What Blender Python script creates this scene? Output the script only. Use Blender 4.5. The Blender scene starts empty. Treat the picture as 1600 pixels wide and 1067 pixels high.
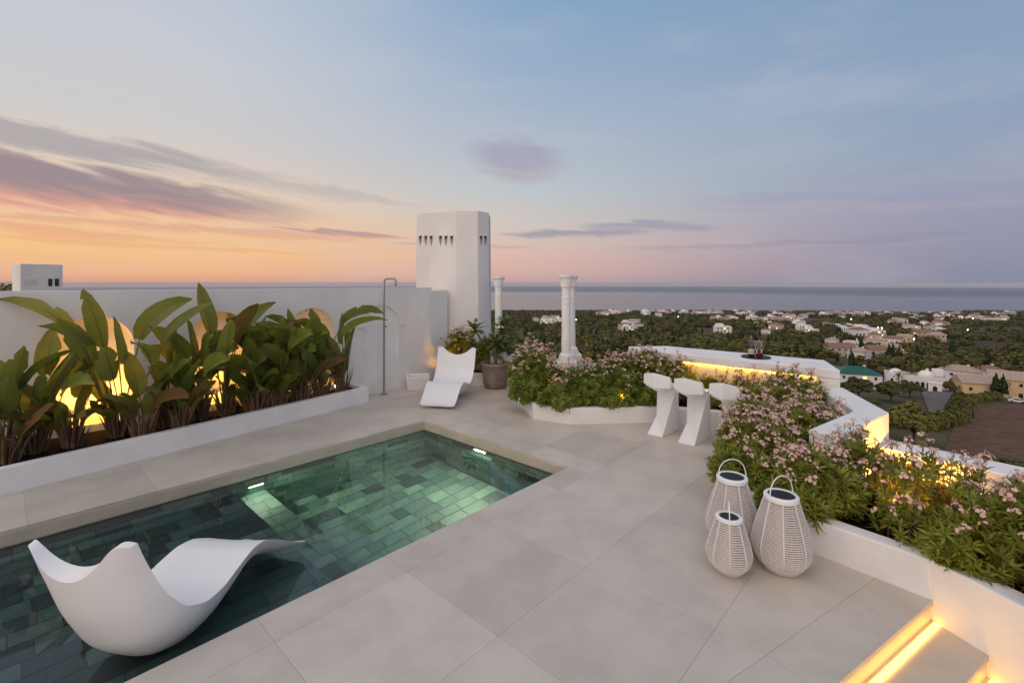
import bpy, bmesh, math, random
import numpy as np
from mathutils import Vector, Matrix

R = math.radians
random.seed(7)
rng = np.random.default_rng(11)
SC = bpy.context.scene
COL = SC.collection

# ------------------------------------------------------------------ camera
# pixel coordinates below are those of the 1600 x 1067 photograph
F, CX, EV, EYE = 740.0, 800.0, 442.0, 2.1
cam_d = bpy.data.cameras.new('camera')
cam = bpy.data.objects.new('camera', cam_d)
COL.objects.link(cam)
cam.location = (0, 0, EYE)
cam.rotation_euler = (R(90), 0, 0)
cam_d.sensor_width = 36
cam_d.lens = F / 1600 * 36
cam_d.shift_y = -(533.5 - EV) / 1600
cam_d.clip_start = 0.05
cam_d.clip_end = 120000
SC.camera = cam

SC.view_settings.view_transform = 'Standard'
SC.view_settings.look = 'None'
SC.view_settings.exposure = 0.6
SC.view_settings.gamma = 1
SC.view_settings.use_curve_mapping = False
SC.cycles.use_denoising = True
SC.cycles.max_bounces = 10
SC.cycles.diffuse_bounces = 4
SC.cycles.glossy_bounces = 4
SC.cycles.transmission_bounces = 8
SC.cycles.transparent_max_bounces = 8
SC.cycles.sample_clamp_indirect = 4
SC.cycles.blur_glossy = 0.5


def lin(r, g, b):
    f = lambda c: (c / 255 / 12.92) if c / 255 <= 0.04045 else ((c / 255 + 0.055) / 1.055) ** 2.4
    return (f(r), f(g), f(b), 1)


# ------------------------------------------------------------------ world: dusk sky
SUN_AZ = R(-43)          # from +Y, towards +X
world = bpy.data.worlds.new('World')
SC.world = world
world.use_nodes = True


class NT:
    """small helper for node trees"""
    def __init__(self, tree):
        self.t = tree
        self.n = tree.nodes
        self.l = tree.links

    def node(self, typ, **kw):
        nd = self.n.new(typ)
        for k, v in kw.items():
            setattr(nd, k, v)
        return nd

    def put(self, sock, v):
        if v is None:
            return
        if isinstance(v, bpy.types.NodeSocket):
            self.l.new(v, sock)
        else:
            sock.default_value = v

    def m(self, op, a, b=None, c=None, clamp=False):
        nd = self.node('ShaderNodeMath', operation=op, use_clamp=clamp)
        for i, v in enumerate((a, b, c)):
            self.put(nd.inputs[i], v)
        return nd.outputs[0]

    def mix(self, f, a, b, typ='MIX'):
        nd = self.node('ShaderNodeMix', data_type='RGBA', blend_type=typ)
        self.put(nd.inputs[0], f)
        self.put(nd.inputs[6], a)
        self.put(nd.inputs[7], b)
        return nd.outputs[2]

    def ramp(self, f, stops, interp='LINEAR'):
        nd = self.node('ShaderNodeValToRGB')
        cr = nd.color_ramp
        cr.interpolation = interp
        while len(cr.elements) < len(stops):
            cr.elements.new(0.5)
        for e, (p, c) in zip(cr.elements, stops):
            e.position = p
            e.color = c
        self.put(nd.inputs[0], f)
        return nd.outputs[0]

    def noise(self, vec, scale, detail=4, rough=0.5, dist=0.0):
        nd = self.node('ShaderNodeTexNoise')
        if vec is not None:
            self.l.new(vec, nd.inputs['Vector'])
        nd.inputs['Scale'].default_value = scale
        nd.inputs['Detail'].default_value = detail
        nd.inputs['Roughness'].default_value = rough
        nd.inputs['Distortion'].default_value = dist
        return nd.outputs['Fac']

    def smooth(self, x, a, b):
        nd = self.node('ShaderNodeMapRange', interpolation_type='SMOOTHSTEP')
        self.put(nd.inputs[0], x)
        nd.inputs[1].default_value = a
        nd.inputs[2].default_value = b
        return nd.outputs[0]


def build_world():
    w = NT(world.node_tree)
    w.n.clear()
    out = w.node('ShaderNodeOutputWorld')
    bg = w.node('ShaderNodeBackground')
    w.l.new(bg.outputs[0], out.inputs[0])
    tc = w.node('ShaderNodeTexCoord')
    sep = w.node('ShaderNodeSeparateXYZ')
    w.l.new(tc.outputs['Generated'], sep.inputs[0])
    x, y, z = sep.outputs
    az = w.m('ARCTAN2', x, y)                        # radians, 0 = straight ahead
    el = w.m('MULTIPLY', w.m('ARCSINE', z), 180 / math.pi)     # degrees
    azd = w.m('MULTIPLY', az, 180 / math.pi)
    # angle from the sunset, 0..180
    dif = w.m('ABSOLUTE', w.m('SUBTRACT', azd, math.degrees(SUN_AZ)))
    dif = w.m('MINIMUM', dif, w.m('SUBTRACT', 360.0, dif))
    e = w.m('MAXIMUM', w.m('DIVIDE', el, 60.0), 0.0)
    P = lambda d: d / 60.0
    near = w.ramp(e, [(P(0), lin(226, 158, 128)), (P(1.2), lin(248, 180, 120)), (P(3.2), lin(254, 196, 120)),
                      (P(6), lin(248, 198, 146)), (P(9.5), lin(236, 208, 184)), (P(15), lin(212, 209, 208)),
                      (P(22), lin(203, 208, 217)), (P(33), lin(184, 198, 218)), (P(60), lin(158, 178, 208))])
    mid = w.ramp(e, [(P(0), lin(198, 165, 166)), (P(1.5), lin(222, 178, 166)), (P(4), lin(224, 190, 176)),
                     (P(7), lin(214, 203, 194)), (P(11), lin(194, 203, 208)), (P(17), lin(178, 190, 208)),
                     (P(24), lin(152, 178, 207)), (P(33), lin(124, 164, 204)), (P(60), lin(136, 165, 204))])
    far = w.ramp(e, [(P(0), lin(136, 140, 164)), (P(2.5), lin(148, 149, 174)), (P(6), lin(154, 156, 182)),
                     (P(11), lin(150, 164, 190)), (P(18), lin(140, 166, 196)), (P(33), lin(118, 152, 190)),
                     (P(60), lin(130, 158, 196))])
    f1 = w.smooth(dif, 4, 50)
    f2 = w.smooth(dif, 38, 92)
    sky = w.mix(f2, w.mix(f1, near, mid), far)

    # soft unevenness of high thin cloud, in (azimuth, elevation) space
    comb = w.node('ShaderNodeCombineXYZ')
    w.l.new(w.m('MULTIPLY', azd, 0.035), comb.inputs[0])
    w.l.new(w.m('MULTIPLY', el, 0.13), comb.inputs[1])
    veil = w.noise(comb.outputs[0], 1.3, 5, 0.55, 0.4)
    sky = w.mix(w.m('MULTIPLY', w.smooth(veil, 0.46, 0.74), 0.22), sky, lin(214, 206, 212))

    # streaky noise used to break up the cloud edges
    comb2 = w.node('ShaderNodeCombineXYZ')
    w.l.new(w.m('MULTIPLY', azd, 0.10), comb2.inputs[0])
    w.l.new(w.m('MULTIPLY', w.m('ADD', el, w.m('MULTIPLY', azd, 0.16)), 0.75), comb2.inputs[1])
    st = w.noise(comb2.outputs[0], 1.0, 6, 0.6, 0.6)
    stc = w.m('SUBTRACT', st, 0.5)

    def cloud(sky, a0, e0, slope, la, le, amount, top, bottom, wob=1.0, soft=(0.25, 1.0)):
        """an elongated cloud at azimuth a0, elevation e0; la, le = half sizes in degrees"""
        da = w.m('SUBTRACT', azd, a0)
        de = w.m('SUBTRACT', w.m('SUBTRACT', el, e0), w.m('MULTIPLY', da, slope))
        de = w.m('ADD', de, w.m('MULTIPLY', stc, le * 2.6 * wob))
        q = w.m('ADD', w.m('POWER', w.m('DIVIDE', w.m('ABSOLUTE', da), la), 2.0),
                w.m('POWER', w.m('DIVIDE', w.m('ABSOLUTE', de), le), 2.0))
        al = w.m('SUBTRACT', 1.0, w.smooth(q, soft[0], soft[1]))
        body = w.smooth(w.m('DIVIDE', de, le), -0.75, 0.15)
        colr = w.mix(body, bottom, top)
        return w.mix(w.m('MULTIPLY', al, amount), sky, colr)

    mauve, grey = lin(158, 140, 148), lin(170, 165, 170)
    pink, orange = lin(232, 160, 136), lin(250, 176, 110)
    # long bank of cloud to the left, tapering to the right
    sky = cloud(sky, -58, 9.2, -0.050, 38, 2.7, 0.95, mauve, pink, 0.6, (0.35, 1.05))
    sky = cloud(sky, -52, 12.6, -0.05, 30, 1.3, 0.75, grey, lin(190, 178, 178), 1.1)
    sky = cloud(sky, -30, 10.6, -0.08, 22, 1.0, 0.40, grey, lin(205, 192, 186), 1.5)
    # thin bars over the glow
    sky = cloud(sky, -34, 5.3, -0.02, 20, 0.50, 0.6, lin(222, 164, 142), orange, 1.6)
    sky = cloud(sky, -20, 5.6, -0.05, 9, 0.42, 0.75, lin(178, 150, 152), pink, 1.2)
    sky = cloud(sky, -50, 4.6, -0.03, 20, 0.7, 0.6, lin(235, 166, 122), orange, 1.6)
    sky = cloud(sky, -36, 3.5, -0.02, 18, 0.3, 0.5, lin(238, 172, 126), orange, 1.5)
    # lens-shaped cloud and the grey bars to the right of the tower
    sky = cloud(sky, 0.6, 14.6, -0.10, 7.2, 3.2, 0.9, lin(168, 168, 188), lin(186, 176, 186), 0.5, (0.0, 1.0))
    sky = cloud(sky, 8, 5.8, 0.0, 11, 0.75, 0.85, lin(162, 158, 174), lin(206, 184, 178), 1.0)
    sky = cloud(sky, 16, 6.4, -0.05, 9, 0.75, 0.75, lin(156, 158, 180), lin(196, 178, 182), 1.0)
    sky = cloud(sky, -6, 4.4, -0.02, 10, 0.35, 0.6, lin(196, 164, 164), lin(228, 182, 164), 1.2)
    sky = cloud(sky, 36, 8.0, -0.06, 18, 1.3, 0.40, lin(158, 160, 190), lin(188, 172, 186), 1.4)
    sky = cloud(sky, 30, 4.0, 0.0, 20, 0.5, 0.35, lin(146, 146, 170), lin(190, 170, 180), 1.4)
    # below the horizon: same air as at the horizon, a little dimmer
    below = w.smooth(el, -4, -0.2)
    sky = w.mix(below, lin(96, 96, 104), sky)
    hs = w.node('ShaderNodeHueSaturation')
    hs.inputs['Saturation'].default_value = 0.92
    w.put(hs.inputs['Color'], sky)
    w.put(bg.inputs[0], hs.outputs[0])
    bg.inputs[1].default_value = 0.62


build_world()

warm_fill_d = bpy.data.lights.new('sun', 'SUN')  # added warm fill lamp, not the sun
sun = bpy.data.objects.new('sun', warm_fill_d)  # holds the added warm fill, not the sun
COL.objects.link(sun)
warm_fill_d.energy = 1.6
warm_fill_d.angle = R(130)          # added warm fill, very broad and soft, from behind the camera, not the sunset
warm_fill_d.color = (1.0, 0.75, 0.53)
_sa, _se = R(-142), R(25)
_sd = Vector((math.sin(_sa) * math.cos(_se), math.cos(_sa) * math.cos(_se), math.sin(_se)))
sun.rotation_euler = _sd.to_track_quat('Z', 'Y').to_euler()
sun.location = _sd * 50


# ------------------------------------------------------------------ helpers
def px(u, v, z=0.0):
    """ground point (height z) under a pixel"""
    d = F * (EYE - z) / (v - EV)
    return Vector(((u - CX) / F * d, d, z))


def at(u, d, z=0.0):
    return Vector(((u - CX) / F * d, d, z))


TB = R(47.4)                                   # direction of the long side of the pool
DB = Vector((math.cos(TB), math.sin(TB), 0))   # along (t)
DN = Vector((-math.sin(TB), math.cos(TB), 0))  # across, towards the garden wall (n)


def tn(t, n, z=0.0):
    p = DB * t + DN * n
    return Vector((p.x, p.y, z))


def tag(o, label=None, cat=None, group=None, kind=None):
    if label:
        o['label'] = label
    if cat:
        o['category'] = cat
    if group:
        o['group'] = group
    if kind:
        o['kind'] = kind
    return o


def empty(name, loc=(0, 0, 0), rz=0.0):
    o = bpy.data.objects.new(name, None)
    o.location = loc
    o.rotation_euler = (0, 0, rz)
    o.empty_display_size = 0.1
    COL.objects.link(o)
    return o


class MB:
    """collects geometry for one mesh"""
    def __init__(self):
        self.v, self.f, self.mi = [], [], []

    def add(self, vs, fs, mi=0):
        b = len(self.v)
        self.v += [tuple(q) for q in vs]
        self.f += [tuple(b + i for i in f) for f in fs]
        self.mi += [mi] * len(fs)
        return self

    def box(self, c, s, rz=0.0, mi=0):
        hx, hy, hz = s[0] / 2, s[1] / 2, s[2] / 2
        ca, sa = math.cos(rz), math.sin(rz)
        vs = []
        for dz in (-hz, hz):
            for dx, dy in ((-hx, -hy), (hx, -hy), (hx, hy), (-hx, hy)):
                vs.append((c[0] + dx * ca - dy * sa, c[1] + dx * sa + dy * ca, c[2] + dz))
        return self.add(vs, [(3, 2, 1, 0), (4, 5, 6, 7), (0, 1, 5, 4), (1, 2, 6, 5), (2, 3, 7, 6), (3, 0, 4, 7)], mi)

    def prism(self, poly, z0, z1, mi=0):
        """poly: counter-clockwise xy points; z0, z1 numbers"""
        a = sum(poly[i][0] * poly[(i + 1) % len(poly)][1] - poly[(i + 1) % len(poly)][0] * poly[i][1]
                for i in range(len(poly)))
        if a < 0:
            poly = list(reversed(poly))
        n = len(poly)
        vs = [(p[0], p[1], z0) for p in poly] + [(p[0], p[1], z1) for p in poly]
        fs = [tuple(reversed(range(n))), tuple(range(n, 2 * n))]
        fs += [(i, (i + 1) % n, n + (i + 1) % n, n + i) for i in range(n)]
        return self.add(vs, fs, mi)

    def lathe(self, prof, seg=24, c=(0, 0, 0), mi=0, cap=True, flute=0.0, nfl=0):
        vs, fs = [], []
        for r, z in prof:
            for k in range(seg):
                a = 2 * math.pi * k / seg
                vs.append((c[0] + r * math.cos(a), c[1] + r * math.sin(a), c[2] + z))
        for i in range(len(prof) - 1):
            for k in range(seg):
                k2 = (k + 1) % seg
                fs.append((i * seg + k, i * seg + k2, (i + 1) * seg + k2, (i + 1) * seg + k))
        if cap:
            fs.append(tuple(reversed(range(seg))))
            fs.append(tuple(range((len(prof) - 1) * seg, len(prof) * seg)))
        return self.add(vs, fs, mi)

    def tube(self, pts, rad, seg=6, mi=0, cap=True):
        pts = [Vector(p) for p in pts]
        if not hasattr(rad, '__len__'):
            rad = [rad] * len(pts)
        vs, fs = [], []
        ref = None
        for i, p in enumerate(pts):
            d = (pts[min(i + 1, len(pts) - 1)] - pts[max(i - 1, 0)]).normalized()
            if ref is None:
                ref = d.orthogonal().normalized()
            else:
                ref = (ref - d * ref.dot(d)).normalized()
            b = d.cross(ref)
            for k in range(seg):
                a = 2 * math.pi * k / seg
                vs.append(p + (ref * math.cos(a) + b * math.sin(a)) * rad[i])
        for i in range(len(pts) - 1):
            for k in range(seg):
                k2 = (k + 1) % seg
                fs.append((i * seg + k, i * seg + k2, (i + 1) * seg + k2, (i + 1) * seg + k))
        if cap:
            fs.append(tuple(reversed(range(seg))))
            fs.append(tuple(range((len(pts) - 1) * seg, len(pts) * seg)))
        return self.add(vs, fs, mi)

    def mesh(self, name, mats, smooth=False):
        me = bpy.data.meshes.new(name)
        me.from_pydata(self.v, [], self.f)
        for m in (mats if isinstance(mats, (list, tuple)) else [mats]):
            me.materials.append(m)
        me.polygons.foreach_set('material_index', self.mi)
        if smooth:
            me.polygons.foreach_set('use_smooth', [True] * len(me.polygons))
        me.update()
        if smooth:
            me.set_sharp_from_angle(angle=R(38))
        return me

    def obj(self, name, mats, parent=None, smooth=False, bevel=0.0, seg=2, angle=40):
        me = self.mesh(name, mats, smooth)
        return put(name, me, parent, bevel, seg, angle)


def put(name, me, parent=None, bevel=0.0, seg=2, angle=40):
    o = bpy.data.objects.new(name, me)
    COL.objects.link(o)
    if parent:
        o.parent = parent
    if bevel:
        m = o.modifiers.new('bevel', 'BEVEL')
        m.width = bevel
        m.segments = seg
        m.limit_method = 'ANGLE'
        m.angle_limit = R(angle)
        m.harden_normals = False
    return o


def np_mesh(name, verts, faces, mats, mi=None, smooth=False):
    """verts (n,3) array, faces (m,k) array"""
    me = bpy.data.meshes.new(name)
    nv, (nf, k) = len(verts), faces.shape
    me.vertices.add(nv)
    me.vertices.foreach_set('co', np.asarray(verts, np.float32).ravel())
    me.loops.add(nf * k)
    me.loops.foreach_set('vertex_index', faces.astype(np.int32).ravel())
    me.polygons.add(nf)
    me.polygons.foreach_set('loop_start', np.arange(0, nf * k, k, dtype=np.int32))
    for m in (mats if isinstance(mats, (list, tuple)) else [mats]):
        me.materials.append(m)
    if mi is not None:
        me.polygons.foreach_set('material_index', np.asarray(mi, np.int32))
    if smooth:
        me.polygons.foreach_set('use_smooth', np.ones(nf, bool))
    me.update(calc_edges=True)
    return me


# ------------------------------------------------------------------ materials
def material(name, base, rough=0.6, var=None, vscale=3.0, bump=0.0, bscale=40.0, metal=0.0, spec=0.5,
             emit=None, estr=0.0, sss=None, trans=0.0, objrand=0.0, stretch=None, coat=0.0, detail=5):
    m = bpy.data.materials.new(name)
    m.use_nodes = True
    t = NT(m.node_tree)
    b = t.n['Principled BSDF']
    base = tuple(base) if len(base) == 4 else tuple(base) + (1,)
    tc = t.node('ShaderNodeTexCoord')
    vec = tc.outputs['Object']
    if stretch:
        mp = t.node('ShaderNodeMapping')
        mp.inputs['Scale'].default_value = stretch
        t.l.new(vec, mp.inputs[0])
        vec = mp.outputs[0]
    colr = base
    if var is not None:
        var = tuple(var) if len(var) == 4 else tuple(var) + (1,)
        n = t.noise(vec, vscale, detail, 0.6, 0.2)
        colr = t.mix(t.smooth(n, 0.32, 0.70), base, var)
    if objrand:
        oi = t.node('ShaderNodeObjectInfo')
        hsv = t.node('ShaderNodeHueSaturation')
        t.put(hsv.inputs['Color'], colr)
        t.put(hsv.inputs['Value'], t.m('ADD', 1 - objrand, t.m('MULTIPLY', oi.outputs['Random'], 2 * objrand)))
        colr = hsv.outputs[0]
    t.put(b.inputs['Base Color'], colr)
    b.inputs['Roughness'].default_value = rough
    b.inputs['Metallic'].default_value = metal
    b.inputs['Specular IOR Level'].default_value = spec
    b.inputs['Coat Weight'].default_value = coat
    if trans:
        b.inputs['Transmission Weight'].default_value = trans
    if emit:
        b.inputs['Emission Color'].default_value = tuple(emit) + (1,)
        b.inputs['Emission Strength'].default_value = estr
    if bump:
        bn = t.node('ShaderNodeBump')
        bn.inputs['Strength'].default_value = bump
        bn.inputs['Distance'].default_value = 0.01
        t.l.new(t.noise(vec, bscale, 6, 0.6), bn.inputs['Height'])
        t.l.new(bn.outputs[0], b.inputs['Normal'])
    return m


def leaf_material(name, a, bcol, rough=0.45, trans=0.3, vscale=4.0, spec=0.4):
    """leaf: diffuse + translucent, varied over position"""
    m = bpy.data.materials.new(name)
    m.use_nodes = True
    t = NT(m.node_tree)
    t.n.clear()
    out = t.node('ShaderNodeOutputMaterial')
    pb = t.node('ShaderNodeBsdfPrincipled')
    tr = t.node('ShaderNodeBsdfTranslucent')
    mx = t.node('ShaderNodeMixShader')
    geo = t.node('ShaderNodeNewGeometry')
    tc = t.node('ShaderNodeTexCoord')
    n = t.noise(tc.outputs['Object'], vscale, 4, 0.6)
    rnd = geo.outputs['Random Per Island']
    f = t.m('ADD', t.m('MULTIPLY', t.smooth(n, 0.3, 0.7), 0.55), t.m('MULTIPLY', rnd, 0.45))
    colr = t.mix(f, tuple(a) + (1,), tuple(bcol) + (1,))
    t.put(pb.inputs['Base Color'], colr)
    pb.inputs['Roughness'].default_value = rough
    pb.inputs['Specular IOR Level'].default_value = spec
    t.put(tr.inputs[0], t.mix(0.35, colr, (0.30, 0.26, 0.02, 1)))
    mx.inputs[0].default_value = trans
    t.l.new(pb.outputs[0], mx.inputs[1])
    t.l.new(tr.outputs[0], mx.inputs[2])
    t.l.new(mx.outputs[0], out.inputs[0])
    return m


def emission(name, colr, strength):
    m = bpy.data.materials.new(name)
    m.use_nodes = True
    t = NT(m.node_tree)
    t.n.clear()
    out = t.node('ShaderNodeOutputMaterial')
    e = t.node('ShaderNodeEmission')
    e.inputs[0].default_value = tuple(colr) + (1,)
    e.inputs[1].default_value = strength
    t.l.new(e.outputs[0], out.inputs[0])
    return m


WARM = (1.0, 0.43, 0.05)
M = {}
M['plaster'] = material('white_plaster', (0.78, 0.76, 0.74), 0.85, (0.68, 0.665, 0.65), 1.1, 0.3, 14, spec=0.2, stretch=(1, 1, 0.45), detail=9)
M['plaster_clean'] = material('white_render', (0.80, 0.785, 0.77), 0.8, (0.72, 0.705, 0.69), 2.0, 0.2, 22, spec=0.25, detail=9)
M['stone_col'] = material('painted_stone', (0.80, 0.79, 0.77), 0.7, (0.70, 0.69, 0.66), 6, 0.15, 40, spec=0.3)
M['slab'] = material('limestone_slab', (0.575, 0.515, 0.44), 0.42, (0.49, 0.435, 0.37), 2.2, 0.10, 60, spec=0.4,
                     objrand=0.07, detail=9)
M['grout'] = material('grout', (0.50, 0.44, 0.37), 0.9)
M['coping'] = material('coping_stone', (0.52, 0.45, 0.36), 0.45, (0.44, 0.385, 0.31), 3.0, 0.08, 60, spec=0.4)
M['soil'] = material('bark_soil', (0.018, 0.012, 0.009), 0.95, (0.012, 0.008, 0.006), 30, 0.9, 60, spec=0.1)
M['plastic'] = material('white_polyethylene', (0.80, 0.80, 0.80), 0.38, (0.77, 0.77, 0.77), 3, 0.0, spec=0.35)
M['steel'] = material('brushed_steel', (0.42, 0.36, 0.32), 0.38, metal=0.9)
M['terracotta'] = material('weathered_clay', (0.30, 0.235, 0.19), 0.85, (0.20, 0.16, 0.135), 5, 0.35, 25, spec=0.2)
M['black'] = material('black_metal', (0.012, 0.012, 0.012), 0.45)
M['solar'] = material('solar_panel', (0.010, 0.012, 0.018), 0.45, spec=0.25)
M['rattan'] = material('white_cord', (0.71, 0.66, 0.62), 0.6, (0.62, 0.57, 0.54), 8, 0.15, 90, spec=0.3)
M['chute_shade'] = material('shaded_render', (0.34, 0.33, 0.32), 0.9, (0.26, 0.25, 0.25), 12)  # shade in the vent chutes, painted as grey
M['darkhole'] = material('dark_recess', (0.03, 0.03, 0.03), 0.9)
M['bark'] = material('grey_bark', (0.17, 0.13, 0.10), 0.85, (0.09, 0.065, 0.05), 9, 0.5, 40, spec=0.2)
M['fibre'] = material('dry_sheath', (0.27, 0.17, 0.11), 0.8, (0.12, 0.065, 0.04), 14, 0.4, 60, spec=0.2, stretch=(1, 1, 0.25))
M['stalk'] = material('green_stalk', (0.11, 0.10, 0.03), 0.5, (0.17, 0.095, 0.035), 9)
M['stelitz'] = leaf_material('paradise_leaf', (0.085, 0.140, 0.026), (0.215, 0.245, 0.045), 0.33, 0.42, 2.2)
M['stelitz_dry'] = leaf_material('dry_leaf', (0.22, 0.12, 0.03), (0.12, 0.06, 0.02), 0.6, 0.3, 5)
M['oleander'] = leaf_material('oleander_leaf', (0.19, 0.225, 0.032), (0.38, 0.40, 0.065), 0.42, 0.42, 2.5)
M['oleander2'] = leaf_material('shrub_leaf', (0.14, 0.195, 0.03), (0.29, 0.335, 0.055), 0.42, 0.32, 2.5)
M['petal'] = leaf_material('pink_petal', (0.88, 0.56, 0.49), (0.92, 0.76, 0.68), 0.6, 0.35, 9, 0.2)
M['bud'] = leaf_material('bud', (0.42, 0.15, 0.13), (0.50, 0.22, 0.17), 0.6, 0.2, 9, 0.2)
M['twig'] = material('red_twig', (0.15, 0.085, 0.04), 0.7, (0.09, 0.075, 0.03), 8)
M['frangi'] = leaf_material('frangipani_leaf', (0.07, 0.12, 0.025), (0.12, 0.17, 0.04), 0.4, 0.3, 4)
M['white_petal'] = leaf_material('white_petal', (0.75, 0.72, 0.62), (0.82, 0.80, 0.74), 0.6, 0.3, 4)
M['lamp_lens'] = emission('warm_lens', (1.0, 0.55, 0.14), 25)
M['led'] = emission('warm_led', (1.0, 0.48, 0.06), 6)
M['led_bar'] = emission('warm_led_bar', (1.0, 0.47, 0.05), 26)
M['pool_lens'] = emission('pool_lamp_lens', (0.95, 1.0, 0.62), 2.5)
GREENS = [(0.055, 0.105, 0.098), (0.080, 0.138, 0.122), (0.120, 0.185, 0.155), (0.028, 0.048, 0.052), (0.066, 0.120, 0.114), (0.024, 0.038, 0.050)]
M['tiles'] = [material('green_stone_tile_%d' % i, g, 0.5, tuple(c * 0.72 for c in g), 9, 0.1, 50, objrand=0.10,
                       stretch=(1, 1, 3)) for i, g in enumerate(GREENS)]
M['pool_grout'] = material('pool_grout', (0.055, 0.10, 0.088), 0.9)


def water_material():
    m = bpy.data.materials.new('pool_water')
    m.use_nodes = True
    t = NT(m.node_tree)
    t.n.clear()
    out = t.node('ShaderNodeOutputMaterial')
    g = t.node('ShaderNodeBsdfGlass')
    g.inputs['IOR'].default_value = 1.33
    g.inputs['Roughness'].default_value = 0.0
    g.inputs['Color'].default_value = (0.93, 0.98, 0.97, 1)
    tc = t.node('ShaderNodeTexCoord')
    bn = t.node('ShaderNodeBump')
    bn.inputs['Strength'].default_value = 0.10
    bn.inputs['Distance'].default_value = 0.02
    t.l.new(t.noise(tc.outputs['Object'], 2.2, 2, 0.4), bn.inputs['Height'])
    t.l.new(bn.outputs[0], g.inputs['Normal'])
    t.l.new(g.outputs[0], out.inputs[0])
    return m


M['water'] = water_material()


def spot(name, loc, target, watts, parent=None, angle=110, blend=0.8, size=0.03, colr=WARM):
    d = bpy.data.lights.new(name, 'SPOT')
    d.energy = watts
    d.color = colr
    d.spot_size = R(angle)
    d.spot_blend = blend
    d.shadow_soft_size = size
    o = bpy.data.objects.new(name, d)
    COL.objects.link(o)
    o.location = loc
    o.rotation_euler = (Vector(target) - Vector(loc)).to_track_quat('-Z', 'Y').to_euler()
    if parent:
        o.parent = parent
        o.location = Vector(loc) - parent.location
    return o


def point(name, loc, watts, parent=None, size=0.03, colr=WARM):
    d = bpy.data.lights.new(name, 'POINT')
    d.energy = watts
    d.color = colr
    d.shadow_soft_size = size
    o = bpy.data.objects.new(name, d)
    COL.objects.link(o)
    o.location = loc
    if parent:
        o.parent = parent
        o.location = Vector(loc) - parent.location
    return o


def area(name, loc, target, sx, sy, watts, parent=None, colr=WARM, rot=None):
    d = bpy.data.lights.new(name, 'AREA')
    d.shape = 'RECTANGLE'
    d.size, d.size_y = sx, sy
    d.energy = watts
    d.color = colr
    o = bpy.data.objects.new(name, d)
    COL.objects.link(o)
    o.location = loc
    if rot is not None:
        o.rotation_euler = rot
    else:
        o.rotation_euler = (Vector(target) - Vector(loc)).to_track_quat('-Z', 'Y').to_euler()
    if parent:
        o.parent = parent
        o.location = Vector(loc) - parent.location
    return o


# ------------------------------------------------------------------ terrain and sea
_TR = np.array([0, 14, 30, 60, 87, 140, 260, 500, 900, 1600, 2500, 3200, 4500], float)
_TZ = np.array([9, 10, 15, 22, 27, 32.5, 40, 51, 70, 105, 149, 166, 190], float)


def terrain_z(x, y):
    x, y = np.asarray(x, float), np.asarray(y, float)
    r = np.hypot(x, y)
    azm = np.degrees(np.arctan2(x, y))
    k = 1 + 0.30 * np.clip((azm - 8) / 40, 0, 1.2) ** 1.3 + 0.14 * np.clip((azm - 41.5) / 3, 0, 1)
    z = -np.interp(r / np.where(r > 600, 1 + (k - 1) * np.clip((r - 600) / 800, 0, 1), 1), _TR, _TZ)
    amp = np.clip((r - 170) / 500, 0, 1) * 5.0
    z = z + amp * (np.sin(x / 97 + 1.3) * np.cos(y / 143) + 0.6 * np.sin((x + y) / 61 + 0.7)) * np.clip((2600 - r) / 900, 0.15, 1)
    return z


def tz(x, y):
    return float(terrain_z(x, y))


def hit(u, v, lo=12.0, hi=4000.0):
    """first point of the terrain behind a pixel"""
    dx = (u - CX) / F
    sl = (v - EV) / F
    d = lo
    while d < hi:
        if EYE - sl * d <= tz(dx * d, d):
            break
        d *= 1.01
    return Vector((dx * d, d, tz(dx * d, d)))


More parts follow.
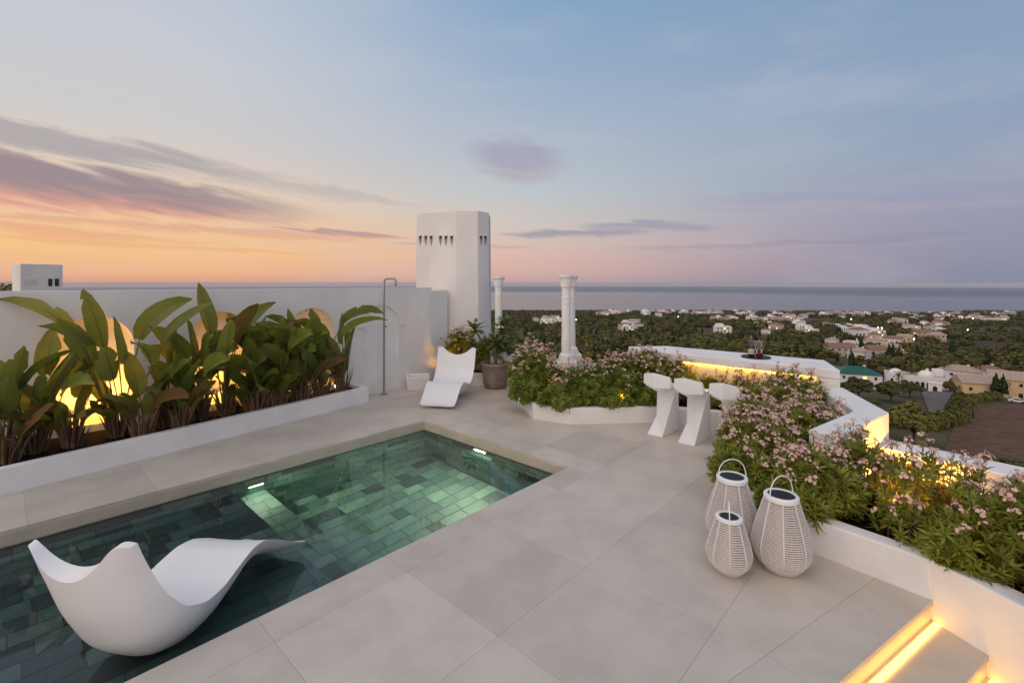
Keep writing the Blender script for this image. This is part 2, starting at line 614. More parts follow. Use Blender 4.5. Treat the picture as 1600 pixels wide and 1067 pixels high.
def build_terrain():
    rs = np.concatenate([[1.0], np.geomspace(12, 4600, 150)])
    az = np.linspace(R(-100), R(100), 220)
    rr, aa = np.meshgrid(rs, az, indexing='ij')
    x, y = rr * np.sin(aa), rr * np.cos(aa)
    v = np.stack([x, y, terrain_z(x, y)], -1).reshape(-1, 3)
    n, k = len(rs), len(az)
    i, j = np.meshgrid(np.arange(n - 1), np.arange(k - 1), indexing='ij')
    a = (i * k + j).ravel()
    f = np.stack([a, a + 1, a + k + 1, a + k], -1)[:, ::-1]
    m = material('hillside_earth', (0.120, 0.095, 0.058), 0.95, (0.055, 0.062, 0.026), 0.02, 0.5, 0.6, spec=0.1, detail=10)
    o = put('terrain', np_mesh('terrain', v, f, m, smooth=True))
    tag(o, 'dark green and brown hillside falling away to the coast', kind='structure')

    # sea, following the curve of the earth
    rs = np.geomspace(1500, 46000, 70)
    az = np.linspace(R(-100), R(100), 90)
    rr, aa = np.meshgrid(rs, az, indexing='ij')
    v = np.stack([rr * np.sin(aa), rr * np.cos(aa), -150 - rr ** 2 / (2 * 6.37e6)], -1).reshape(-1, 3)
    n, k = len(rs), len(az)
    i, j = np.meshgrid(np.arange(n - 1), np.arange(k - 1), indexing='ij')
    a = (i * k + j).ravel()
    f = np.stack([a, a + 1, a + k + 1, a + k], -1)[:, ::-1]
    ms = bpy.data.materials.new('sea_water')
    ms.use_nodes = True
    t = NT(ms.node_tree)
    b = t.n['Principled BSDF']
    b.inputs['Base Color'].default_value = (0.045, 0.065, 0.10, 1)
    b.inputs['IOR'].default_value = 1.33
    b.inputs['Specular IOR Level'].default_value = 0.5
    tc = t.node('ShaderNodeTexCoord')
    ln = t.node('ShaderNodeVectorMath', operation='LENGTH')
    t.l.new(tc.outputs['Object'], ln.inputs[0])
    mp = t.node('ShaderNodeMapping')
    mp.inputs['Scale'].default_value = (0.00012, 0.0006, 1)
    t.l.new(tc.outputs['Object'], mp.inputs[0])
    nz = t.noise(mp.outputs[0], 1.0, 4, 0.5)
    dist = t.m('ADD', ln.outputs['Value'], t.m('MULTIPLY', t.m('SUBTRACT', nz, 0.5), 5000.0))
    # wind-roughened water further out
    t.put(b.inputs['Roughness'], t.m('ADD', 0.20, t.m('MULTIPLY', t.smooth(dist, 7000, 9500), 0.22)))
    o = put('sea', np_mesh('sea', v, f, ms, smooth=True))
    tag(o, 'calm lilac sea reaching to the horizon', kind='structure')


build_terrain()


# ------------------------------------------------------------------ terrace floor
POOL_N0, POOL_N1, POOL_T0, POOL_T1 = 3.19, 5.88, -1.0, 4.42
WATER_Z = -0.13
STEP_D = Vector((math.cos(R(31.1)), math.sin(R(31.1)), 0))
STEP_N = Vector((-math.sin(R(31.1)), math.cos(R(31.1)), 0))
STEP_EDGE, STEP_JOINT = 1.245, 1.55
WALL_N = 8.03


def clip(poly, n, c):
    """keep the part of poly with p.n <= c"""
    out = []
    for i in range(len(poly)):
        a, b = poly[i], poly[(i + 1) % len(poly)]
        da, db = a[0] * n[0] + a[1] * n[1] - c, b[0] * n[0] + b[1] * n[1] - c
        if da <= 0:
            out.append(a)
        if da * db < 0:
            k = da / (da - db)
            out.append((a[0] + (b[0] - a[0]) * k, a[1] + (b[1] - a[1]) * k))
    return out


def poly_area(p):
    return abs(sum(p[i][0] * p[(i + 1) % len(p)][1] - p[(i + 1) % len(p)][0] * p[i][1] for i in range(len(p)))) / 2


def build_floor():
    floor = empty('terrace_floor')
    tag(floor, 'pale limestone slab floor of the roof terrace', kind='structure')

    def slab(t0, t1, n0, n1, nosing=True):
        g = 0.0010
        pl = [tn(t0 + g, n0 + g), tn(t1 - g, n0 + g), tn(t1 - g, n1 - g), tn(t0 + g, n1 - g)]
        pl = [(p.x, p.y) for p in pl]
        pl = clip(pl, (-STEP_N.x, -STEP_N.y), -(STEP_JOINT + g))
        if len(pl) < 3:
            return
        cy = sum(p[1] for p in pl) / len(pl)
        pl = clip(pl, (1, 0), 3.95)
        if len(pl) > 2 and cy < 5.0:
            pl = clip(pl, (0.777, 0.63), 6.15)
        if len(pl) < 3 or poly_area(pl) < 0.003:
            return
        MB().prism(pl, -0.03, 0.0).obj('slab', M['slab'], floor)

    cols = [1.1 + 0.92 * k for k in range(-5, 8)]
    rows = [2.9 - 0.93 * k for k in range(0, 6)][::-1]
    for a, b in zip(rows[:-1], rows[1:]):
        for c, d in zip(cols[:-1], cols[1:]):
            if c > -2.8:
                slab(c, min(d, 7.35), a, b)
    # coping rows round the pool, and the strip along the wall
    colp = [c for c in cols if c < 4.4] + [POOL_T1]
    for c, d in zip(colp[:-1], colp[1:]):
        if c > -2.8:
            slab(c, d, 2.9, POOL_N0)
            for a, b in ((POOL_N1, 6.80), (6.80, 7.42), (7.42, WALL_N)):
                slab(c, d, a, b)
    colr = [POOL_T1, 4.78, 5.70, 6.62, 7.35]
    rowr = [2.9, 3.83, 4.76, 5.88, 6.80, 7.42, WALL_N]
    for a, b in zip(rowr[:-1], rowr[1:]):
        for c, d in zip(colr[:-1], colr[1:]):
            slab(c, d, a, b)
    # nosing slabs along the head of the steps
    for k in range(-4, 6):
        s0, s1 = 2.62 + 0.92 * (k - 3), 2.62 + 0.92 * (k - 2)
        s1 = min(s1, 4.05)
        if s1 - s0 < 0.05:
            continue
        g = 0.0010
        q = [STEP_D * (s0 + g) + STEP_N * STEP_EDGE, STEP_D * (s1 - g) + STEP_N * STEP_EDGE,
             STEP_D * (s1 - g) + STEP_N * (STEP_JOINT - g), STEP_D * (s0 + g) + STEP_N * (STEP_JOINT - g)]
        MB().prism([(p.x, p.y) for p in q], -0.03, 0.0).obj('slab', M['slab'], floor)

    # mortar bed under the slabs, in four pieces round the pool
    def bed(t0, t1, n0, n1):
        pl = [tn(t0, n0), tn(t1, n0), tn(t1, n1), tn(t0, n1)]
        pl = clip([(p.x, p.y) for p in pl], (-STEP_N.x, -STEP_N.y), -(STEP_EDGE + 0.02))
        pl = clip(pl, (1, 0), 3.93)
        if len(pl) > 2:
            m.prism(pl, -0.25, -0.006 - 0.024)
    m = MB()
    bed(-2.6, POOL_T1, -1.0, POOL_N0 - 0.002)
    bed(-2.6, POOL_T1, POOL_N1 + 0.002, WALL_N)
    bed(POOL_T1 + 0.002, 7.35, -1.0, WALL_N)
    bed(-2.6, POOL_T0, POOL_N0 + 0.01, POOL_N1 - 0.01)
    m.obj('mortar_bed', M['grout'], floor)
    # grout sheet that shows in the joints
    m = MB()
    for (t0, t1, n0, n1) in ((-2.6, POOL_T1, -1.0, POOL_N0 - 0.004), (-2.6, POOL_T1, POOL_N1 + 0.004, WALL_N - 0.003),
                             (POOL_T1 + 0.004, 7.34, -1.0, WALL_N - 0.003)):
        pl = [tn(t0, n0), tn(t1, n0), tn(t1, n1), tn(t0, n1)]
        pl = clip([(p.x, p.y) for p in pl], (-STEP_N.x, -STEP_N.y), -(STEP_EDGE + 0.025))
        pl = clip(pl, (1, 0), 3.92)
        b = len(m.v)
        m.add([(p[0], p[1], -0.0035) for p in pl], [tuple(range(len(pl)))])
    m.obj('grout', M['grout'], floor)

    # steps going down to the right, with light strips at the foot of each riser
    for k in range(2):
        z1, z0 = -0.135 * (k + 1), -0.135 * (k + 2)
        e1, e0 = STEP_EDGE - 0.29 * k, STEP_EDGE - 0.29 * (k + 1)
        s0, s1 = -1.2, 4.2
        st = empty('terrace_step', STEP_D * 1.9 + STEP_N * ((e0 + e1) / 2))
        tag(st, ['upper stone step with a warm light strip along its back', 'lower stone step with a warm light strip along its back'][k], 'step')
        q = [STEP_D * s0 + STEP_N * e0, STEP_D * s1 + STEP_N * e0, STEP_D * s1 + STEP_N * (e1 + 0.04), STEP_D * s0 + STEP_N * (e1 + 0.04)]
        o = MB().prism([(p.x - st.location.x, p.y - st.location.y) for p in q], z1 - 0.03, z1).obj('tread', M['slab'], st)
        q = [STEP_D * s0 + STEP_N * (e0 + 0.012), STEP_D * s1 + STEP_N * (e0 + 0.012), STEP_D * s1 + STEP_N * (e0 + 0.05), STEP_D * s0 + STEP_N * (e0 + 0.05)]
        MB().prism([(p.x - st.location.x, p.y - st.location.y) for p in q], z0 + 0.0005, z1 - 0.031).obj('riser', M['slab'], st)
        # strip light on the tread
        q = [STEP_D * 0.2 + STEP_N * (e1 - 0.045), STEP_D * (3.985 - 0.075 * k) + STEP_N * (e1 - 0.045), STEP_D * (3.985 - 0.075 * k) + STEP_N * (e1 - 0.012), STEP_D * 0.2 + STEP_N * (e1 - 0.012)]
        MB().prism([(p.x - st.location.x, p.y - st.location.y) for p in q], z1 + 0.001, z1 + 0.010).obj('light_strip', M['led'], st)
    q = [STEP_D * -1.2 + STEP_N * (STEP_EDGE + 0.012), STEP_D * 4.1 + STEP_N * (STEP_EDGE + 0.012),
         STEP_D * 4.1 + STEP_N * (STEP_EDGE + 0.045), STEP_D * -1.2 + STEP_N * (STEP_EDGE + 0.045)]
    MB().prism([(p.x, p.y) for p in q], -0.1345, -0.031).obj('riser', M['slab'], floor)
    # landing at the foot of the steps
    q = [STEP_D * -1.2 + STEP_N * -1.5, STEP_D * 4.2 + STEP_N * -1.5, STEP_D * 4.2 + STEP_N * (STEP_EDGE - 0.585), STEP_D * -1.2 + STEP_N * (STEP_EDGE - 0.585)]
    o = MB().prism([(p.x, p.y) for p in q], -0.46, -0.405).obj('landing', M['slab'])
    tag(o, 'stone landing at the foot of the lit steps', kind='structure')


build_floor()


# ------------------------------------------------------------------ pool
_tile_mesh = {}


def tile_panel(parent, origin, au, av, nrm, U, V, rowh, lens, dark_first=False, seed=0, weights=None):
    """lay individual tiles over a rectangle; au, av, nrm unit vectors"""
    rd = random.Random(seed)
    rot = Matrix((au, av, nrm)).transposed().to_4x4()
    v = 0.0
    r = 0
    while v < V - 0.01:
        hgt = min(rowh[r % len(rowh)], V - v)
        u = -rd.choice(lens) * rd.random() if not dark_first or r else 0.0
        while u < U - 0.005:
            L = rd.choice(lens)
            u0, u1 = max(u, 0), min(u + L, U)
            u += L
            if u1 - u0 < 0.012:
                continue
            mi = 5 if (dark_first and r == 0) else rd.choices(range(6), weights or (5, 5, 4, 2.5, 4, 1))[0]
            w = round(u1 - u0, 3)
            key = (w, round(hgt, 3), mi)
            if key not in _tile_mesh:
                g = 0.002
                m = MB()
                x0, x1, y0, y1 = -w / 2 + g, w / 2 - g, -hgt / 2 + g, hgt / 2 - g
                b = 0.002
                m.add([(x0, y0, 0), (x1, y0, 0), (x1, y1, 0), (x0, y1, 0),
                       (x0 + b, y0 + b, 0.007), (x1 - b, y0 + b, 0.007), (x1 - b, y1 - b, 0.007), (x0 + b, y1 - b, 0.007)],
                      [(4, 5, 6, 7), (0, 1, 5, 4), (1, 2, 6, 5), (2, 3, 7, 6), (3, 0, 4, 7)])
                _tile_mesh[key] = m.mesh('tile', M['tiles'][mi])
            o = put('tile', _tile_mesh[key], parent)
            p = origin + au * ((u0 + u1) / 2) + av * (v + hgt / 2)
            o.matrix_world = Matrix.Translation(p + nrm * rd.uniform(-0.001, 0.001)) @ rot
        v += hgt
        r += 1


SHELF_T, SHELF_Z, STEP2_T, STEP2_Z, DEEP_Z = 1.72, -0.21, 2.12, -0.62, -1.22


def build_pool():
    up = Vector((0, 0, 1))
    basin = empty('pool_basin', tn(2, 4.5, 0))
    tag(basin, 'sunken pool basin lined with green stone tiles', kind='structure')
    bi = basin.matrix_world
    basin.location = (0, 0, 0)
    W = POOL_N1 - POOL_N0

    def backing(name, t0, t1, n0, n1, z0, z1):
        q = [tn(t0, n0), tn(t1, n0), tn(t1, n1), tn(t0, n1)]
        return MB().prism([(p.x, p.y) for p in q], z0, z1).obj(name, M['pool_grout'], basin)

    far = backing('far_wall', POOL_T0, POOL_T1, POOL_N1, POOL_N1 + 0.15, DEEP_Z - 0.1, -0.155)
    end = backing('end_wall', POOL_T1, POOL_T1 + 0.15, POOL_N0 - 0.15, POOL_N1 + 0.15, DEEP_Z - 0.1, -0.156)
    near = backing('near_wall', POOL_T0, POOL_T1, POOL_N0 - 0.15, POOL_N0, DEEP_Z - 0.1, -0.155)
    head = backing('head_wall', POOL_T0 - 0.15, POOL_T0, POOL_N0 - 0.15, POOL_N1 + 0.15, DEEP_Z - 0.1, -0.156)
    deep = backing('deep_floor', STEP2_T - 0.02, POOL_T1, POOL_N0, POOL_N1, DEEP_Z - 0.15, DEEP_Z)
    step = backing('entry_step', SHELF_T - 0.02, STEP2_T, POOL_N0 + 0.001, POOL_N1 - 0.001, DEEP_Z - 0.2, STEP2_Z)
    shelf = backing('sun_shelf', POOL_T0, SHELF_T, POOL_N0 + 0.002, POOL_N1 - 0.002, DEEP_Z - 0.2, SHELF_Z)
    # tiles, each an object of its own
    tile_panel(far, tn(STEP2_T, POOL_N1, -0.16), DB, -up, -DN, POOL_T1 - STEP2_T, 1.06, (0.05, 0.13, 0.13, 0.17), (0.17, 0.34, 0.17, 0.25), True, 1)
    tile_panel(far, tn(0.0 - 0.6, POOL_N1, -0.16), DB, -up, -DN, STEP2_T + 0.6, 0.44, (0.05, 0.13, 0.13, 0.13), (0.16, 0.32, 0.24), True, 2)
    tile_panel(end, tn(POOL_T1, POOL_N1, -0.16), -DN, -up, -DB, W, 1.06, (0.05, 0.13, 0.13, 0.17), (0.17, 0.34, 0.17, 0.25), True, 3)
    tile_panel(deep, tn(STEP2_T, POOL_N0, DEEP_Z), DB, DN, up, POOL_T1 - STEP2_T, W, (0.17, 0.17, 0.21), (0.17, 0.34, 0.26), False, 4)
    tile_panel(step, tn(SHELF_T, POOL_N0, STEP2_Z), DB, DN, up, STEP2_T - SHELF_T, W, (0.16, 0.24), (0.2,), False, 5)
    tile_panel(step, tn(STEP2_T, POOL_N1, STEP2_Z), -DN, -up, DB, W, 0.6, (0.2,), (0.16, 0.32, 0.24), False, 6)
    tile_panel(shelf, tn(-0.6, POOL_N0, SHELF_Z), DB, DN, up, SHELF_T + 0.6, W, (0.17, 0.17, 0.21), (0.17, 0.34, 0.26), False, 7, (6, 2.5, 1, 5, 4, 4))
    tile_panel(shelf, tn(SHELF_T, POOL_N1, SHELF_Z), -DN, -up, DB, W, 0.32, (0.16,), (0.16, 0.32, 0.24), False, 8)

    # stone lip above the water
    def lip(t0, t1, n0, n1):
        q = [tn(t0, n0), tn(t1, n0), tn(t1, n1), tn(t0, n1)]
        return MB().prism([(p.x, p.y) for p in q], -0.155, -0.0305).obj('coping', M['coping'], basin)
    lip(POOL_T0, POOL_T1, POOL_N1 - 0.004, POOL_N1 + 0.15)
    lip(POOL_T1 - 0.004, POOL_T1 + 0.15, POOL_N0, POOL_N1 - 0.005)
    lip(POOL_T0, POOL_T1, POOL_N0 - 0.15, POOL_N0 + 0.002)

    q = [tn(POOL_T0, POOL_N0 + 0.001), tn(POOL_T1 - 0.001, POOL_N0 + 0.001), tn(POOL_T1 - 0.001, POOL_N1 - 0.001), tn(POOL_T0, POOL_N1 - 0.001)]
    o = MB().add([(p.x, p.y, WATER_Z) for p in q], [(0, 1, 2, 3)]).obj('pool_water', M['water'])
    tag(o, 'still clear water filling the green pool', kind='structure')

    # lamps set into the pool walls
    def lamp(loc, nrm, side, w, h, watts, label, tgt):
        e = empty('pool_lamp', loc)
        tag(e, label, 'pool lamp')
        a, u, n = side * (w / 2), up * (h / 2), nrm
        m = MB()
        fr = 0.012
        for (c0, c1, d0, d1) in ((-1, 1, 1, 1), (-1, 1, -1, -1)):
            m.box((side * 0 + up * (d0 * (h / 2 + fr / 2)) + n * 0.01), (w + 2 * fr, 0.02, fr), math.atan2(side.y, side.x))
        for s in (-1, 1):
            m.box((side * (s * (w / 2 + fr / 2)) + n * 0.01), (fr, 0.02, h), math.atan2(side.y, side.x))
        m.obj('frame', M['steel'], e)
        vs = [-a - u + n * 0.012, a - u + n * 0.012, a + u + n * 0.012, -a + u + n * 0.012]
        MB().add(vs, [(0, 1, 2, 3)]).obj('lens', M['pool_lens'], e)
        area('lamp_light', loc + nrm * 0.03, loc + tgt, w, h, watts, e, (0.84, 1.0, 0.66))
    lamp(tn(POOL_T1 - 0.008, 4.62, -0.205), -DB, DN, 0.20, 0.06, 26, 'small lit lamp in the short end wall of the pool', -DB + up * -0.55)
    lamp(tn(2.02, POOL_N1 - 0.008, -0.40), -DN, DB, 0.16, 0.045, 13, 'lit lamp in the long pool wall above the entry step', -DN * 0.6 + up * -0.6 + DB * 0.8)


build_pool()


# ------------------------------------------------------------------ garden wall with niches
def wall_frame():
    return Matrix((DB, -DN, Vector((0, 0, 1)))).transposed()


NICHES = [(-0.62, 1), (0.845, 1), (2.28, 1), (3.66, 1), (5.01, 0)]


def build_wall():
    """local coordinates: t along, n across, z up"""
    z0, z1, T0, T1 = -0.3, 2.0, -3.6, 6.22
    root = empty('garden_wall', tn(1.3, WALL_N + 0.15))
    tag(root, 'long white rendered garden wall with arched niches behind the planter', 'wall')
    L = lambda t, n, z: tn(t, n, z) - root.location
    r, zb, zs = 0.40, 0.30, 1.27
    body, nich = MB(), None
    edges = [T0]
    for tc_, lit in NICHES:
        edges += [tc_ - r, tc_ + r]
    edges.append(T1)
    nf = WALL_N
    for i in range(0, len(edges), 2):
        a, b = edges[i], edges[i + 1]
        body.add([L(a, nf, z0), L(b, nf, z0), L(b, nf, z1), L(a, nf, z1)], [(0, 1, 2, 3)])
    K = 20
    for tc_, lit in NICHES:
        base = zb if lit else -0.02
        dp = 0.20 if lit else 0.035
        arc = [(tc_ - r * math.cos(math.pi * k / K), zs + r * math.sin(math.pi * k / K)) for k in range(K + 1)]
        for (a, za), (b, zb2) in zip(arc[:-1], arc[1:]):
            body.add([L(a, nf, za), L(b, nf, zb2), L(b, nf, z1), L(a, nf, z1)], [(0, 1, 2, 3)])
        body.add([L(tc_ - r, nf, z0), L(tc_ + r, nf, z0), L(tc_ + r, nf, base), L(tc_ - r, nf, base)], [(0, 1, 2, 3)])
        ring = [(tc_ - r, base)] + arc + [(tc_ + r, base)]
        m = MB()
        for (a, za), (b, zb2) in zip(ring[:-1], ring[1:]):
            m.add([L(a, nf, za), L(a, nf + dp, za), L(b, nf + dp, zb2), L(b, nf, zb2)], [(3, 2, 1, 0)])
        m.add([L(tc_ + r, nf, base), L(tc_ + r, nf + dp, base), L(tc_ - r, nf + dp, base), L(tc_ - r, nf, base)], [(0, 1, 2, 3)])
        m.add([L(a, nf + dp, za) for a, za in ring], [tuple(range(len(ring)))])
        n_o = m.obj('niche', M['plaster_clean'], root)
        if lit:
            # sill shelf inside the niche
            q = [L(tc_ - r + 0.002, nf - 0.03, 0), L(tc_ + r - 0.002, nf - 0.03, 0), L(tc_ + r - 0.002, nf + dp - 0.002, 0), L(tc_ - r + 0.002, nf + dp - 0.002, 0)]
            MB().prism([(p.x, p.y) for p in q], 0.42, 0.47).obj('sill', M['plaster_clean'], n_o)
            a_l = area('niche_light', tn(tc_, nf + 0.035, 0.485), tn(tc_, nf + 0.15, 1.1), 0.70, 0.03, {0.845: 9.0, 2.28: 1.6, 3.66: 0.5}.get(tc_, 4.0), root)
            a_l = area('niche_light', tn(tc_, nf + 0.05, 0.405), tn(tc_, nf + 0.12, 0.0), 0.60, 0.03, 1.2, root)
        else:
            for s in (-1, 1):
                c = L(tc_ + s * (r + 0.04), nf - 0.012, zs + 0.02)
                MB().box(c, (0.13, 0.03, 0.045), TB).obj('impost', M['plaster_clean'], n_o)
    th = 0.34
    body.add([L(T0, nf, z1), L(T1, nf, z1), L(T1, nf + th, z1), L(T0, nf + th, z1)], [(0, 1, 2, 3)])
    body.add([L(T1, nf, z0), L(T1, nf + th, z0), L(T1, nf + th, z1), L(T1, nf, z1)], [(0, 1, 2, 3)])
    body.add([L(T0, nf + th, z0), L(T0, nf + th, z1), L(T1, nf + th, z1), L(T1, nf + th, z0)], [(0, 1, 2, 3)])
    body.add([L(T0, nf, z0), L(T0, nf, z1), L(T0, nf + th, z1), L(T0, nf + th, z0)], [(0, 1, 2, 3)])
    body.obj('wall', M['plaster'], root)
    # outer retaining wall below
    q = [L(T0, nf + 0.002, 0), L(T1, nf + 0.002, 0), L(T1, nf + th, 0), L(T0, nf + th, 0)]
    MB().prism([(p.x, p.y) for p in q], -12, -0.301).obj('foundation', M['plaster'], root)


build_wall()


def wall_run(name, pts, width, z0, z1, mat, label=None, cat=None, parent=None, side=1, bevel=0.012, group=None):
    """a wall following a polyline; pts are the front (visible) line, width goes to the left (side=1)"""
    pts = [Vector((p[0], p[1], 0)) for p in pts]
    off = []
    for i in range(len(pts)):
        ds = []
        if i > 0:
            ds.append((pts[i] - pts[i - 1]).normalized())
        if i < len(pts) - 1:
            ds.append((pts[i + 1] - pts[i]).normalized())
        ns = [Vector((-d.y, d.x, 0)) * side for d in ds]
        n = sum(ns, Vector()).normalized()
        off.append(pts[i] + n * (width / max(0.3, n.dot(ns[0]))))
    c = sum(pts, Vector()) / len(pts)
    if parent is not None:
        c = parent.location.copy()
        c.z = 0
    poly = [(p.x - c.x, p.y - c.y) for p in pts] + [(p.x - c.x, p.y - c.y) for p in reversed(off)]
    o = MB().prism(poly, z0, z1).obj(name, mat, parent, bevel=bevel)
    if parent is None:
        o.location = c
        tag(o, label, cat, group)
    return o


# long planter in front of the wall
PL_A, PL_B = Vector((-6.15, 3.05, 0)), Vector((-2.53, 8.38, 0))


def build_long_planter():
    root = empty('planter', (PL_A + PL_B) / 2)
    tag(root, 'long low white planter along the garden wall', 'planter')
    wall_run('front_wall', [PL_A, PL_B], 0.10, -0.02, 0.265, M['plaster_clean'], parent=root)
    d = (tn(0, WALL_N) - tn(0, 7.0)).normalized()
    pe = PL_B + DN * 0.0
    endn = WALL_N - (PL_B.x * DN.x + PL_B.y * DN.y)
    a, b = PL_B + DN * 0.07, PL_B + DN * (endn - 0.003)
    wall_run('end_wall', [a, b], 0.10, -0.02, 0.263, M['plaster_clean'], parent=root)
    # soil
    q = [PL_A + DN * 0.07, PL_B + DN * 0.07 - DB * 0.10, PL_B + DN * (endn - 0.005) - DB * 0.10, tn(-2.6, WALL_N - 0.005)]
    MB().prism([(p.x - root.location.x, p.y - root.location.y) for p in q], -0.01, 0.205).obj('soil', M['soil'], root)


build_long_planter()


# tower at the end of the wall
def build_tower():
    root = empty('tower', (-1.3, 11.0, 0))
    tag(root, 'tall white faceted tower with slit vents near its top', 'tower')
    P = [(-2.20, 10.93), (-1.235, 10.50), (-0.76, 10.50), (-0.53, 10.78), (-0.53, 11.6), (-0.95, 12.05), (-1.9, 12.05), (-2.3, 11.5)]
    c = root.location
    top = [(x - c.x, y - c.y) for x, y in P]
    cen = (sum(p[0] for p in top) / 8, sum(p[1] for p in top) / 8)
    n = 8
    vs = []
    for z, s in ((-12, 1.16), (0.0, 1.035), (3.70, 1.0)):
        for p in top:
            vs.append((cen[0] + (p[0] - cen[0]) * s, cen[1] + (p[1] - cen[1]) * s, z))
    fs = [tuple(range(2 * n, 3 * n))]
    for i in range(2):
        fs += [(i * n + k, i * n + (k + 1) % n, (i + 1) * n + (k + 1) % n, (i + 1) * n + k) for k in range(n)]
    MB().add(vs, fs).obj('shaft', M['plaster'], root, bevel=0.012)
    # tapering slit vents in groups
    def vent(u, a, b):
        k = ((u - CX) / F)
        # point on the face a-b seen at column u
        ax, ay, bx, by = P[a][0], P[a][1], P[b][0], P[b][1]
        den = (bx - ax) - k * (by - ay)
        s = (k * ay - ax) / den
        p = Vector((ax + (bx - ax) * s, ay + (by - ay) * s, 0))
        d = Vector((bx - ax, by - ay, 0)).normalized()
        nn = Vector((d.y, -d.x, 0))
        zt = EYE + (EV - 369) / F * p.y
        p = p - Vector((c.x, c.y, 0))
        w = 0.034
        up = Vector((0, 0, 1))
        rz = math.atan2(d.y, d.x)
        v = MB().box(p + nn * 0.006 + up * (zt - 0.03), (w * 1.8, 0.012, 0.06), rz).obj('vent', M['darkhole'], root)
        # tapering chute below the opening, its shade put into the grey colour
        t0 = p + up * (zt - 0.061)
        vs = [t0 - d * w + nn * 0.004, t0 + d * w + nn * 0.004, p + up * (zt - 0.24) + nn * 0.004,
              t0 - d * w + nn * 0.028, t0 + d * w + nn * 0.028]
        MB().add(vs, [(3, 4, 1, 0), (0, 2, 3), (4, 2, 1), (3, 2, 4)]).obj('chute', M['chute_shade'], v)
        MB().box(p + nn * 0.016 + up * (zt + 0.012), (w * 2.3, 0.05, 0.022), rz).obj('hood', M['plaster'], v)
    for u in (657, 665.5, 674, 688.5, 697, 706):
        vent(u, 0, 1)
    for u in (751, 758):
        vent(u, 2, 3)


build_tower()

# wall piece joining the garden wall to the tower
wall_run('link_wall', [tn(6.215, WALL_N + 0.02), (-1.42, 10.45)], 0.34, -12, 1.94, M['plaster'], 'short white wall joining the garden wall to the tower', 'wall')


# ------------------------------------------------------------------ planters, parapets, counter
P0, P1, P2, P3 = (0.33, 7.30), (0.85, 7.03), (2.22, 7.13), (2.96, 6.85)
Q0, Q1, S0, S1 = (3.12, 6.25), (2.03, 4.07), (2.78, 3.14), (2.86, 2.855)


